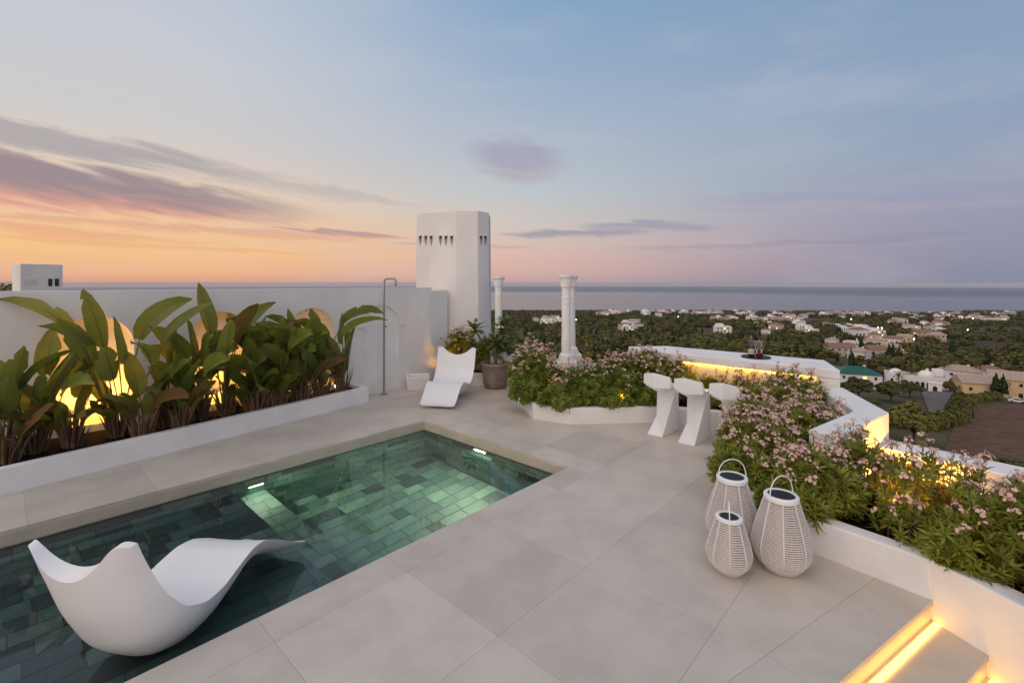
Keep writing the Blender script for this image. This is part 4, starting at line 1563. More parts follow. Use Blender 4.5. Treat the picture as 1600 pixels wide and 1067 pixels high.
def flower_mesh(seed):
    """a loose head of small five-petalled pink flowers and buds"""
    rd = random.Random(seed)
    m = MB()
    for i in range(rd.randrange(7, 11)):
        a, t = rd.random() * 6.283, rd.random() ** 0.6 * 1.25
        d = Vector((math.cos(a) * math.sin(t), math.sin(a) * math.sin(t), math.cos(t)))
        c = d * rd.uniform(0.030, 0.055)
        m.tube([(0, 0, -0.035), c * 0.6, c], 0.0013, 3, 2, False)
        if rd.random() < 0.25:
            m.tube([c, c + d * 0.012, c + d * 0.022], [0.0022, 0.0042, 0.001], 4, 1)
            continue
        x = d.orthogonal().normalized()
        y = d.cross(x)
        r = rd.uniform(0.014, 0.020)
        for k in range(5):
            b = 2 * math.pi * k / 5 + a
            q = x * math.cos(b) + y * math.sin(b)
            s = d.cross(q)
            m.add([c, c + q * r * 0.65 + s * r * 0.42 + d * 0.003, c + q * r + d * rd.uniform(-0.002, 0.005), c + q * r * 0.65 - s * r * 0.42 + d * 0.003], [(0, 1, 2, 3)])
    m.tube([(0, 0, -0.13), (0.004, 0, -0.08), (0, 0, -0.03)], [0.0028, 0.0024, 0.002], 4, 2, False)
    return m.mesh('flower_cluster', [M['petal'], M['bud'], M['twig']])


FLOWERS = [flower_mesh(40 + i) for i in range(6)]


def bush(label, blobs, ntip, leaf, nfl, seed, leafmat='oleander', cat='shrub', group=None, fl_up=0.15, base_z=0.2, fscale=1.0, avoid=None, name='flowering_shrub'):
    """blobs: list of (centre xyz, radii xyz)"""
    r = np.random.default_rng(seed)
    c0 = np.mean([b[0] for b in blobs], axis=0)
    e = empty(name, (c0[0], c0[1], base_z))
    tag(e, label, cat, group)
    wts = np.array([b[1][0] * b[1][1] + b[1][2] * b[1][0] for b in blobs])
    wts = wts / wts.sum()
    pos, dirs = [], []
    while len(pos) < ntip:
        bi = r.choice(len(blobs), p=wts)
        c, rad = np.array(blobs[bi][0], float), np.array(blobs[bi][1], float)
        d = r.normal(size=3)
        d /= np.linalg.norm(d)
        if d[2] < -0.45:
            continue
        lump = 0.84 + 0.16 * math.sin(5 * d[0] + 3.1 * bi + seed) * math.cos(4 * d[1] + 2 * d[2])
        k = lump * (r.uniform(0.45, 1.0) ** 0.45)
        p = c + d * rad * k
        if p[2] < base_z - 0.04 and (avoid is None or not avoid(p)):
            p[2] = base_z - 0.04 + r.uniform(0, 0.06)
        if avoid is not None and avoid(p):
            continue
        inside = any(np.sum(((p - np.array(b[0])) / np.array(b[1])) ** 2) < 0.30 for b in blobs)
        if inside:
            continue
        dd = d / rad
        dd /= np.linalg.norm(dd)
        dd = dd * 0.75 + np.array([0, 0, 0.65]) + r.normal(size=3) * 0.32
        pos.append(p)
        dirs.append(dd / np.linalg.norm(dd))
    pos, dirs = np.array(pos), np.array(dirs)
    rel = pos - np.array([c0[0], c0[1], base_z])
    # two whorls on every shoot
    p2 = rel - dirs * leaf * 0.75
    P = np.concatenate([rel, p2])
    D = np.concatenate([dirs, dirs])
    S = np.concatenate([r.uniform(0.75, 1.1, ntip), r.uniform(0.8, 1.15, ntip)]) * leaf
    V, Fc = scatter(WHORLS, P, D, S, r.uniform(0, 6.28, 2 * ntip), r)
    o = put('foliage', np_mesh('foliage', V, Fc, M[leafmat]), e)
    tag(o, kind='stuff')
    # stems from the foot to the shoots
    m = MB()
    for i in r.choice(ntip, min(ntip, 110), replace=False):
        b = Vector((r.normal() * 0.10, r.normal() * 0.10, -0.03))
        q = Vector(rel[i])
        b = b + Vector((q.x, q.y, 0)) * 0.35
        mid = b.lerp(q, 0.5) + Vector((q.x, q.y, 0)) * 0.06
        m.tube([b, mid, q], [0.006, 0.004, 0.0022], 3, 0, False)
    m.obj('stem', M['twig'], e, True)
    # flower heads stand on the upper shoots
    score = 0.75 * rel[:, 2] / max(0.1, rel[:, 2].max()) + r.uniform(0, 0.95, ntip) - 0.15 * np.clip(dirs[:, 1], 0, 1)
    for i in np.argsort(-score)[:int(nfl * 1.0)]:
        f = put('flower_cluster', FLOWERS[int(r.integers(0, len(FLOWERS)))], e)
        up = Vector(dirs[i]) * 0.6 + Vector((0, 0, 0.6))
        f.rotation_euler = (up.to_track_quat('Z', 'Y').to_matrix() @ Matrix.Rotation(r.uniform(0, 6.28), 3, 'Z')).to_euler()
        f.location = Vector(rel[i]) + up.normalized() * (0.05 + fl_up * r.uniform(0, 0.7))
        s = fscale * r.uniform(0.62, 1.0)
        f.scale = (s, s, s)
    return e


def build_shrubs():
    # angular planter behind the stools
    g = 'pink flowering shrubs in the angular planter'
    av = lambda p: (abs(p[0] - 0.915) < 0.19 and p[1] > 7.78 and p[2] < 0.85)
    bush('tall loose pink shrub beside the paired columns, spilling towards the clay pot', [((0.38, 7.95, 0.55), (0.50, 0.50, 0.52)), ((0.25, 7.7, 0.35), (0.40, 0.40, 0.35))], 620, 0.085, 85, 1, 'oleander2', group=g, avoid=av)
    bush('low dense green shrub with pink flowers in front of the column pedestals', [((0.98, 7.38, 0.45), (0.48, 0.38, 0.42)), ((0.75, 7.25, 0.30), (0.40, 0.30, 0.26))], 600, 0.085, 60, 2, 'oleander2', group=g, avoid=av)
    bush('dense green shrub with pink tips over the middle of the angular planter', [((1.62, 7.6, 0.52), (0.46, 0.48, 0.42)), ((1.55, 7.25, 0.32), (0.40, 0.26, 0.24))], 620, 0.085, 75, 3, 'oleander2', group=g, avoid=av)
    bush('rounded pink topped shrub left of the counter', [((2.20, 7.75, 0.58), (0.48, 0.46, 0.46)), ((2.15, 7.32, 0.34), (0.40, 0.26, 0.26))], 620, 0.085, 85, 4, 'oleander2', group=g)
    bush('pink shrub in the glow at the left end of the counter', [((2.68, 7.60, 0.46), (0.34, 0.34, 0.40))], 300, 0.085, 36, 5, group=g)
    bush('sparse shrub lit yellow behind the bar stools', [((3.08, 7.25, 0.40), (0.30, 0.28, 0.36))], 210, 0.085, 26, 6, group=g)
    bush('thin shrub lit yellow below the counter strip', [((3.42, 6.85, 0.42), (0.30, 0.28, 0.38))], 210, 0.085, 26, 7, group=g)
    # planter beside the steps
    g = 'pink flowering shrubs in the planter beside the steps'
    bush('broad pink shrub under the end of the bar counter', [((3.62, 6.15, 0.55), (0.50, 0.50, 0.42)), ((3.3, 5.9, 0.45), (0.42, 0.4, 0.4))], 560, 0.09, 110, 11, group=g)
    bush('pink shrub filling the corner inside the angled parapet', [((3.38, 5.35, 0.46), (0.42, 0.48, 0.34)), ((3.08, 5.1, 0.42), (0.40, 0.42, 0.36))], 620, 0.09, 105, 12, group=g)
    bush('pink shrub leaning out beside the half hidden stool', [((2.72, 5.25, 0.42), (0.36, 0.42, 0.40))], 420, 0.09, 75, 13, group=g)
    bush('pink and green shrub rising behind the lanterns', [((2.42, 4.60, 0.44), (0.46, 0.42, 0.38)), ((2.22, 4.45, 0.34), (0.42, 0.36, 0.30))], 640, 0.092, 90, 14, group=g)
    bush('dense green shrub directly above the lanterns', [((2.50, 3.98, 0.40), (0.44, 0.38, 0.34)), ((2.36, 3.92, 0.30), (0.36, 0.32, 0.24))], 600, 0.095, 55, 15, group=g)
    bush('airy pink shrub in front of the parapet pier', [((3.02, 4.12, 0.44), (0.40, 0.32, 0.36))], 105, 0.095, 40, 16, group=g)
    bush('open shrub glowing yellow from the lamp inside it', [((3.14, 3.60, 0.48), (0.46, 0.34, 0.42)), ((2.90, 3.42, 0.30), (0.28, 0.24, 0.22))], 140, 0.095, 52, 17, group=g)
    bush('leafy shrub hanging over the planter wall at the head of the steps', [((3.02, 3.12, 0.34), (0.30, 0.26, 0.24)), ((3.30, 3.08, 0.46), (0.36, 0.28, 0.36))], 330, 0.10, 44, 18, group=g)
    bush('leafy shrub hanging over the wall beside the steps', [((3.30, 2.62, 0.34), (0.36, 0.32, 0.27))], 300, 0.10, 30, 19, group=g)
    # at the foot of the tower
    g = 'shrubs at the foot of the tower'
    bush('shrub glowing orange behind the terrace lounger', [((-1.10, 10.05, 0.62), (0.42, 0.30, 0.52))], 460, 0.08, 60, 21, group=g)
    bush('dark green shrub behind the clay pot', [((-0.42, 9.98, 0.60), (0.48, 0.30, 0.46))], 480, 0.075, 14, 22, 'oleander2', group=g)
    bush('dark green shrub between the clay pot and the columns', [((0.32, 9.0, 0.52), (0.38, 0.40, 0.50))], 460, 0.075, 20, 23, 'oleander2', group=g)


build_shrubs()


# ------------------------------------------------------------------ frangipani in a clay pot
def build_pot():
    p = px(774, 606)
    r = empty('clay_pot', (p.x, p.y + 0.05, 0))
    tag(r, 'large weathered clay pot standing by the low planter', 'pot')
    MB().lathe([(0.19, 0), (0.215, 0.03), (0.25, 0.10), (0.258, 0.135), (0.247, 0.145), (0.252, 0.19), (0.268, 0.30), (0.282, 0.42), (0.288, 0.45), (0.305, 0.455), (0.312, 0.485), (0.300, 0.505), (0.270, 0.505), (0.262, 0.47), (0.255, 0.42)], 40, cap=False).obj('pot', M['terracotta'], r, True)
    MB().lathe([(0.0, 0.44), (0.268, 0.44)], 30, cap=False).obj('soil', M['soil'], r)
    e = empty('frangipani', (p.x, p.y + 0.05, 0.44))
    tag(e, 'small frangipani tree with leaf rosettes growing in the clay pot', 'tree')
    tips = [((-0.42, 0.02, 0.73), 0.17), ((0.12, 0.1, 0.70), 0.17), ((0.02, -0.05, 0.46), 0.16), ((0.52, 0.05, 0.44), 0.18), ((0.22, 0.2, 0.86), 0.14)]
    fork = Vector((0.01, 0, 0.27))
    m = MB()
    m.tube([(0, 0, -0.02), (0.008, 0, 0.14), fork], [0.032, 0.027, 0.026], 8)
    for (t, _) in tips:
        t = Vector(t)
        mid = fork.lerp(t, 0.5) + Vector((t.x * 0.12, 0.0, -0.05))
        m.tube([fork - Vector((0, 0, 0.01)), mid, t], [0.023, 0.019, 0.017], 7)
    m.obj('trunk', M['bark'], e, True)
    lm = MB()
    for i in range(7):
        s = i / 6
        w = 0.17 * math.sin(math.pi * (0.04 + 0.93 * s)) ** 0.8
        y = s
        zz = -0.22 * s * s
        lm.v += [(-w, y, zz + 0.03 * (w / 0.17)), (0, y, zz), (w, y, zz + 0.03 * (w / 0.17))]
    for i in range(6):
        for j in range(2):
            lm.f.append((3 * i + j, 3 * i + j + 1, 3 * i + j + 4, 3 * i + j + 3))
            lm.mi.append(0)
    me = lm.mesh('leaf', M['frangi'], True)
    rd = random.Random(4)
    for (t, L) in tips:
        n = 20
        for k in range(n):
            a = k * 2.4 + rd.uniform(-0.2, 0.2)
            inc = R(12 + 68 * (k / n)) + rd.uniform(-0.1, 0.1)
            o = put('leaf', me, e)
            o.rotation_euler = (Matrix.Rotation(a, 3, 'Z') @ Matrix.Rotation(R(70) - inc * 1.15, 3, 'X')).to_euler()
            o.location = Vector(t) - Vector((0, 0, 0.035 * k / n))
            s = L * 1.75 * rd.uniform(0.8, 1.15)
            o.scale = (s, s, s)
    fm = MB()
    for q in range(9):
        a, t = rd.random() * 6.28, rd.random() ** 0.7 * 1.2
        d = Vector((math.cos(a) * math.sin(t), math.sin(a) * math.sin(t), math.cos(t)))
        c = d * 0.055
        x = d.orthogonal().normalized()
        y = d.cross(x)
        for k in range(5):
            b = 2 * math.pi * k / 5
            w = x * math.cos(b) + y * math.sin(b)
            s = d.cross(w)
            fm.add([c, c + w * 0.022 + s * 0.013 + d * 0.006, c + w * 0.034 + d * 0.01, c + w * 0.022 - s * 0.013 + d * 0.006], [(0, 1, 2, 3)])
    fme = fm.mesh('flower_cluster', M['white_petal'])
    for t in (tips[0][0], (0.10, -0.10, 0.66)):
        o = put('flower_cluster', fme, e)
        o.location = Vector(t) + Vector((0, 0, 0.09))


build_pot()


# ------------------------------------------------------------------ garden lamps
def garden_spot(loc, target, watts, label, angle=120, lens=True, lens_dir=None):
    """ground spike spotlight: spike, tilted body, glowing lens, and its light"""
    e = empty('garden_spotlight', loc)
    tag(e, label, 'spotlight', 'garden spotlights')
    d = (Vector(target) - Vector(loc)).normalized()
    MB().tube([(0, 0, -0.06), (0, 0, 0.05)], 0.009, 8).obj('spike', M['black'], e, True)
    c = Vector((0, 0, 0.075))
    MB().tube([c - d * 0.05, c + d * 0.04], [0.03, 0.036], 14).obj('body', M['black'], e, True)
    MB().tube([c + d * 0.0405, c + d * 0.043], 0.031, 14).obj('lens', M['lamp_lens'], e, True)
    spot('lamp_light', Vector(loc) + c + d * 0.05, Vector(loc) + c + d, watts, e, angle, 0.7, 0.03)
    return e


def build_lamps():
    names = ['black spotlight lighting the niche at the left end of the wall', 'black spotlight in front of the first lit niche', 'black spotlight among the stalks before the second niche', 'black spotlight before the niche nearest the shower']
    for (tc_, lit), nm in zip(NICHES[:4], names):
        garden_spot(tn(tc_ + 0.12, 7.72, 0.215), tn(tc_, 8.2, 0.60), 30, nm, 95)
    # bare lamp that shines out from between the leaves
    p = tn(3.98, 7.80, 0.215)
    garden_spot(p, p + Vector((0.15, -0.75, 0.55)), 9, 'bare spotlight shining out at the shower end of the planter', 150)
    garden_spot(Vector((-1.12, 9.92, 0.20)), Vector((-1.55, 10.6, 1.5)), 55, 'spotlight in the shrubs at the foot of the tower', 150)
    garden_spot(Vector((-0.98, 9.80, 0.20)), Vector((-1.10, 10.0, 0.8)), 10, 'small spotlight lighting the shrub behind the terrace lounger', 130)
    garden_spot(Vector((1.66, 7.30, 0.24)), Vector((1.6, 7.0, 0.6)), 14.0, 'spotlight glowing inside the shrubs of the angular planter', 150)
    garden_spot(Vector((0.55, 7.75, 0.20)), Vector((0.75, 8.2, 0.8)), 9.0, 'spotlight lighting the column pedestals', 140)
    garden_spot(Vector((3.56, 4.30, 0.21)), Vector((3.80, 4.62, 0.32)), 65, 'spotlight hidden in the shrubs against the low parapet', 150)
    garden_spot(Vector((2.98, 3.72, 0.21)), Vector((3.12, 3.62, 0.9)), 40, 'spotlight inside the open shrub beside the steps', 140)


build_lamps()


# ------------------------------------------------------------------ the land below: trees, houses, roads
def wood_material(name, a, b, c):
    m = bpy.data.materials.new(name)
    m.use_nodes = True
    t = NT(m.node_tree)
    pb = t.n['Principled BSDF']
    oi = t.node('ShaderNodeObjectInfo')
    geo = t.node('ShaderNodeNewGeometry')
    colr = t.mix(oi.outputs['Random'], tuple(a) + (1,), tuple(b) + (1,))
    colr = t.mix(t.m('MULTIPLY', geo.outputs['Random Per Island'], 0.6), colr, tuple(c) + (1,))
    t.put(pb.inputs['Base Color'], colr)
    pb.inputs['Roughness'].default_value = 0.8
    pb.inputs['Specular IOR Level'].default_value = 0.15
    return m


M['wood'] = wood_material('wood_foliage', (0.050, 0.056, 0.022), (0.12, 0.105, 0.038), (0.17, 0.145, 0.055))
M['pine'] = wood_material('pine_foliage', (0.065, 0.078, 0.02), (0.14, 0.135, 0.032), (0.21, 0.19, 0.045))
M['cypress'] = wood_material('cypress_foliage', (0.020, 0.035, 0.014), (0.035, 0.05, 0.018), (0.05, 0.06, 0.02))
M['trunk'] = material('tree_trunk', (0.10, 0.07, 0.05), 0.9, (0.05, 0.035, 0.025), 6, 0.5, 20, spec=0.1)


def crown_geo(r, n, clumps, radii, size, up=0.4, core=0.35):
    """n small faces gathered in clumps spread through an ellipsoid; unit scale"""
    cl = r.normal(size=(clumps, 3))
    cl /= np.linalg.norm(cl, axis=1, keepdims=True)
    cl[:, 2] = np.where(cl[:, 2] < -0.5, -cl[:, 2] * 0.4, cl[:, 2])
    cl *= (r.uniform(core, 0.86, (clumps, 1)))
    which = r.integers(0, clumps, n)
    d = r.normal(size=(n, 3))
    d /= np.linalg.norm(d, axis=1, keepdims=True)
    p = cl[which] + d * r.uniform(0.12, 0.34, (n, 1))
    nrm = d + r.normal(size=(n, 3)) * 0.45 + np.array([0, 0, up])
    fr = frames(nrm)
    s = r.uniform(0.6, 1.3, (n, 1, 1)) * size
    quad = np.array([(-1, -0.7, 0), (0.9, -0.9, 0.1), (1.1, 0.8, -0.1), (-0.6, 1, 0.12)])
    V = np.einsum('nij,vj->nvi', fr, quad) * s + p[:, None, :]
    V = V * np.array(radii)
    Fc = (np.arange(n)[:, None] * 4 + np.arange(4)[None])
    return V.reshape(-1, 3), Fc


def tree(kind, loc, h, w, label, seed, group=None, n=1400, leaf=0.13):
    """an individual tree: trunk with limbs and a crown of many small faces"""
    r = np.random.default_rng(seed)
    e = empty(kind, loc)
    tag(e, label, 'tree', group)
    if kind == 'cypress_tree':
        z0, rad, mat, size, tr = 0.06 * h, (w / 2, w / 2, h * 0.52), 'cypress', 0.13, 0.15
        V, Fc = crown_geo(r, n, 40, (1, 1, 1), size, 0.8, 0.2)
        zz = V[:, 2]
        k = np.clip(1.0 - np.clip(zz, -1, 1.1) * 0.62, 0.15, 1.3)[:, None]
        V[:, :2] *= k
        V = V * np.array(rad) + np.array([0, 0, h * 0.5])
    else:
        th = {'shrub': 0.03, 'pine_tree': 0.08}.get(kind, 0.2)
        rad = (w / 2, w / 2, h * (1 - th) / 2)
        V, Fc = crown_geo(r, n, 26, rad, leaf, 0.5)
        V = V + np.array([0, 0, h * (1 + th) / 2])
        mat = 'pine' if kind == 'pine_tree' else 'wood'
    o = put('crown', np_mesh('crown', V, Fc, M[mat]), e)
    m = MB()
    th = max(0.12, 0.035 * h)
    m.tube([(0, 0, -0.6), (0.02 * h, 0, 0.22 * h), (0, 0.02 * h, 0.6 * h)], [th, th * 0.75, th * 0.35], 7)
    if kind != 'cypress_tree':
        for k in range(6):
            a = k * 1.05 + r.uniform(0, 0.6)
            m.tube([(0.01 * h, 0, 0.25 * h), (0.13 * w * math.cos(a), 0.13 * w * math.sin(a), 0.42 * h), (0.34 * w * math.cos(a), 0.34 * w * math.sin(a), 0.62 * h)], [th * 0.5, th * 0.35, th * 0.12], 5)
    m.obj('trunk', M['trunk'], e, True)
    return e


def palm(loc, h, label, seed, fr=2.6, group='palm trees below the terrace'):
    r = random.Random(seed)
    e = empty('palm_tree', loc)
    tag(e, label, 'tree', group)
    m = MB()
    m.tube([(0, 0, -0.6), (0.1, 0, h * 0.5), (0.05, 0.05, h)], [0.32, 0.22, 0.24], 9)
    m.obj('trunk', M['trunk'], e, True)
    for k in range(26):
        a = k * 2.4
        el = R(75) - R(110) * (k / 26) + r.uniform(-0.1, 0.1)
        pts = []
        p, g = Vector((0.05, 0.05, h)), el
        for i in range(8):
            pts.append(p.copy())
            p = p + Vector((math.cos(a) * math.cos(g), math.sin(a) * math.cos(g), math.sin(g))) * (fr / 7)
            g -= 0.17
        f = MB()
        f.tube(pts, [0.045 - 0.005 * i for i in range(8)], 3, 0, False)
        s = Vector((-math.sin(a), math.cos(a), 0))
        for i in range(1, 8):
            for q in (0, 0.5):
                b = pts[i - 1].lerp(pts[i], q)
                d = (pts[i] - pts[i - 1]).normalized()
                L = 0.55 * math.sin(math.pi * (0.2 + 0.75 * (i - 1 + q) / 7.5)) * fr / 2.6
                for sg in (-1, 1):
                    f.add([b - d * 0.05, b + d * 0.06, b + d * L * 0.6 + s * sg * L + Vector((0, 0, -0.2 * L))], [(0, 1, 2)])
        f.obj('frond', M['pine'], e)
    return e


H_MAT = {
    'white': material('house_white', (0.82, 0.80, 0.77), 0.85, (0.75, 0.73, 0.70), 0.4, spec=0.2),
    'cream': material('house_cream', (0.74, 0.53, 0.29), 0.85, (0.68, 0.48, 0.26), 0.4, spec=0.2),
    'pinkish': material('house_pinkish', (0.62, 0.48, 0.42), 0.85, (0.56, 0.42, 0.36), 0.4, spec=0.2),
    'tile': material('roof_tile', (0.30, 0.17, 0.12), 0.85, (0.22, 0.125, 0.09), 1.2, 0.5, 6, spec=0.2),
    'paletile': material('pale_roof_tile', (0.44, 0.33, 0.27), 0.85, (0.36, 0.27, 0.22), 1.2, 0.5, 6, spec=0.2),
    'green': material('green_glazed_roof', (0.012, 0.11, 0.065), 0.4, (0.010, 0.08, 0.05), 1.5, 0.4, 6),
    'window': material('dark_window', (0.02, 0.022, 0.028), 0.15),
    'lit': emission('lit_window', (1.0, 0.55, 0.18), 1.6),
}


def gable(m, w, d, z, rh, over, hip, mi):
    x, y = w / 2 + over, d / 2 + over
    rx = x - (y if hip else 0) if w >= d else x
    vs = [(-x, -y, z), (x, -y, z), (x, y, z), (-x, y, z), (-max(rx, 0.05), 0, z + rh), (max(rx, 0.05), 0, z + rh), (-x, -y, z - 0.18), (x, -y, z - 0.18), (x, y, z - 0.18), (-x, y, z - 0.18)]
    m.add(vs, [(0, 1, 5, 4), (2, 3, 4, 5), (1, 2, 5), (3, 0, 4), (9, 8, 7, 6), (6, 7, 1, 0), (7, 8, 2, 1), (8, 9, 3, 2), (9, 6, 0, 3)], mi)


def house(loc, rz, w, d, h, roof, wall, label, seed=0, storeys=1, group=None, lit=0, name='villa', chimney=True, extra=None):
    """a house seen from the terrace: walls, roof, windows with panes, door"""
    r = random.Random(seed)
    e = empty(name, loc, rz)
    tag(e, label, 'house', group)
    wl = MB()
    wl.box((0, 0, h / 2 - 1.0), (w, d, h + 2.0))
    if roof == 'flat':
        for (cx, cy, sx, sy) in ((0, -d / 2 + .12, w, .24), (0, d / 2 - .12, w, .24), (-w / 2 + .12, 0, .24, d - .48), (w / 2 - .12, 0, .24, d - .48)):
            wl.box((cx, cy, h + 0.27), (sx - 0.004, sy - 0.004, 0.55))
    wl.obj('wall', H_MAT[wall], e)
    rf = MB()
    if roof == 'flat':
        rf.box((0, 0, h + 0.03), (w - 0.5, d - 0.5, 0.06))
        ro = rf.obj('roof', H_MAT['paletile'], e)
    else:
        gable(rf, w, d, h + 0.19, min(w, d) * 0.27, 0.4, roof == 'green' or r.random() < 0.5, 0)
        ro = rf.obj('roof', H_MAT[roof], e)
    if chimney:
        MB().box((w * 0.2, d * 0.1, h + min(w, d) * 0.22), (0.8, 0.8, 1.9)).obj('chimney', H_MAT[wall], ro)
    nw = max(2, int(w / 3.2))
    for s in range(storeys):
        zc = h / storeys * (s + 0.55)
        for k in range(nw):
            x = -w / 2 + w * (k + 0.5) / nw + r.uniform(-0.3, 0.3)
            door = s == 0 and k == nw // 2
            ww, hh = (1.3, 2.2) if door else (r.choice((1.1, 1.5)), 1.35)
            zz = 1.1 if door else zc
            o = MB().box((x, -d / 2 - 0.03, zz), (ww, 0.1, hh)).obj('door' if door else 'window', H_MAT[wall], e)
            MB().box((x, -d / 2 - 0.085, zz), (ww - 0.24, 0.03, hh - 0.24)).obj('pane', H_MAT['lit' if r.random() < lit else 'window'], o)
        for sx in (-1, 1):
            for k in range(max(1, int(d / 4))):
                y = -d / 2 + d * (k + 0.5) / max(1, int(d / 4))
                o = MB().box((sx * (w / 2 + 0.03), y, zc), (0.1, 1.2, 1.3)).obj('window', H_MAT[wall], e)
                MB().box((sx * (w / 2 + 0.085), y, zc), (0.03, 0.95, 1.05)).obj('pane', H_MAT['window'], o)
    return e


def facing(p, off=0.0):
    """rotation that turns a house's front (-y) to the terrace"""
    return math.atan2(p.y, p.x) - math.pi / 2 + off


def ground_patch(name, corners, mat, label, lift, n=14):
    """a sheet over the terrain between four pixel corners"""
    q = [hit(*c) for c in corners]
    vs, fs = [], []
    for i in range(n + 1):
        for j in range(n + 1):
            a, b = i / n, j / n
            p = q[0].lerp(q[1], b).lerp(q[3].lerp(q[2], b), a)
            vs.append((p.x, p.y, tz(p.x, p.y) + lift))
    for i in range(n):
        for j in range(n):
            k = i * (n + 1) + j
            fs.append((k, k + 1, k + n + 2, k + n + 1))
    o = MB().add(vs, fs).obj(name, mat, smooth=True)
    tag(o, label, kind='structure')
    return o


CLEAR = []      # (x, y, radius) kept free of the scattered wood


def build_land():
    earth = material('dry_field', (0.16, 0.092, 0.060), 0.95, (0.10, 0.058, 0.040), 0.35, 0.8, 3, spec=0.1, detail=9)
    ground_patch('field', [(1462, 735), (1800, 800), (1800, 606), (1500, 640)], earth, 'bare brown field below the terrace', 0.35, 24)
    ground_patch('driveway', [(1452, 646), (1496, 640), (1490, 611), (1440, 613)], material('asphalt', (0.17, 0.145, 0.14), 0.9, (0.13, 0.11, 0.105), 1.5, spec=0.2), 'grey asphalt driveway in front of the white gate', 0.28)
    scrub = material('dry_scrub', (0.085, 0.062, 0.035), 0.95, (0.05, 0.05, 0.025), 0.05, 0.8, 2, spec=0.1, detail=9)
    ground_patch('scrubland', [(1500, 552), (1750, 560), (1750, 514), (1500, 520)], scrub, 'dry brown scrubland beyond the villas', 0.9)
    for u in range(1470, 1800, 8):
        for v in (622, 640, 660, 690, 720):
            p = hit(u, v)
            CLEAR.append((p.x, p.y, 8))
    for u, v in ((1450, 615), (1470, 615), (1485, 620), (1470, 632), (1480, 640), (1425, 640), (1400, 650)):
        p = hit(u, v)
        CLEAR.append((p.x, p.y, 7))

    def clr(p, rad):
        CLEAR.append((p.x, p.y, rad))
        # keep the sight line to it open
        L = math.hypot(p.x, p.y)
        for k in (6, 12, 20, 30):
            CLEAR.append((p.x * (L - k) / L, p.y * (L - k) / L, rad * 0.8))

    # villas nearest the terrace
    p = hit(1338, 604); clr(p, 12)
    e = house(p, facing(p, 0.25), 14, 9, 5.4, 'green', 'white', 'white villa with a green glazed roof and one lit window', 1, 2, lit=0.25)
    p = hit(1303, 596); clr(p, 8)
    house(p, facing(p, 0.25), 8, 7, 4.6, 'green', 'white', 'small white pavilion with a green glazed roof', 2, 1, chimney=False)
    # domed villa
    p = hit(1430, 603); clr(p, 14)
    rz = facing(p, 0.12)
    e = house(p, rz, 19, 9, 4.2, 'flat', 'white', 'white villa with two domes and a row of arches', 3, 1, chimney=True)
    for dx, rr in ((-6.2, 2.3), (3.2, 2.5)):
        pr = [(rr * math.cos(a), rr * math.sin(a) * 0.8) for a in np.linspace(0, math.pi / 2 - 0.02, 8)]
        o = MB().lathe([(rr * 1.02, -0.4)] + pr, 22, (dx, -0.5, 4.6), cap=False).obj('dome', H_MAT['white'], e, True)
    MB().box((7.2, 3.2, 5.4), (3.2, 3, 3)).obj('roof_room', H_MAT['white'], e)
    for k in range(5):
        x = -3.4 + k * 1.7
        pts = [(x - 0.5, -4.62, 0.1), (x + 0.5, -4.62, 0.1)] + [(x + 0.5 * math.cos(a), -4.62, 2.0 + 0.5 * math.sin(a)) for a in np.linspace(0, math.pi, 8)]
        MB().add(pts, [tuple(range(len(pts)))]).obj('arch', H_MAT['window'], e)
    p = hit(1461, 612); clr(p, 6)
    e = empty('gatehouse', p, facing(p))
    tag(e, 'small white gatehouse with a dark arched doorway', 'gatehouse')
    MB().box((0, 0, 1.0), (3.9, 2.2, 4.2)).obj('wall', H_MAT['white'], e)
    MB().box((0, 0, 3.25), (4.2, 2.5, 0.3)).obj('cornice', H_MAT['white'], e)
    pts = [(-0.65, -1.12, -0.3), (0.65, -1.12, -0.3)] + [(0.65 * math.cos(a), -1.12, 1.5 + 0.65 * math.sin(a)) for a in np.linspace(0, math.pi, 9)]
    MB().add(pts, [tuple(range(len(pts)))]).obj('door', H_MAT['window'], e)
    # cream villas at the edge of the field
    p = hit(1530, 616); clr(p, 11)
    house(p, facing(p, 0.35), 12.5, 9, 4.4, 'paletile', 'cream', 'cream villa with pale roof beside the brown field', 5, 1)
    p = hit(1592, 620); clr(p, 13)
    house(p, facing(p, 0.1), 16, 10, 6.4, 'paletile', 'cream', 'larger cream villa with tall arched windows beside the field', 6, 2)
    p = hit(1500, 592); clr(p, 10)
    house(p, facing(p, -0.3), 13, 8, 3.8, 'paletile', 'white', 'white bungalow behind the domed villa', 7, 1)
    p = hit(1545, 590); clr(p, 8)
    house(p, facing(p, 0.6), 9, 7, 3.6, 'tile', 'white', 'white cottage behind the cream villa', 8, 1)
    # a knot of houses a little further out
    mid = [(1312, 556, 15, 9, 5.6, 'tile', 'pinkish'), (1342, 561, 9, 8, 4.6, 'paletile', 'white'), (1367, 557, 11, 8, 5.0, 'tile', 'pinkish'), (1392, 552, 10, 8, 4.6, 'paletile', 'cream'),
           (1333, 545, 11, 8, 5.5, 'flat', 'white'), (1405, 562, 9, 7, 4.0, 'tile', 'white'), (1366, 541, 12, 8, 4.6, 'paletile', 'white'), (1395, 538, 11, 8, 4.5, 'tile', 'white'), (1300, 540, 8, 7, 4.6, 'paletile', 'white'),
           (1182, 546, 9, 7, 4.2, 'tile', 'white'), (1440, 528, 15, 9, 5.5, 'tile', 'pinkish'), (1463, 533, 13, 9, 5.5, 'paletile', 'pinkish'), (1425, 522, 12, 9, 5.5, 'tile', 'pinkish'), (1415, 534, 10, 8, 4.2, 'paletile', 'cream')]
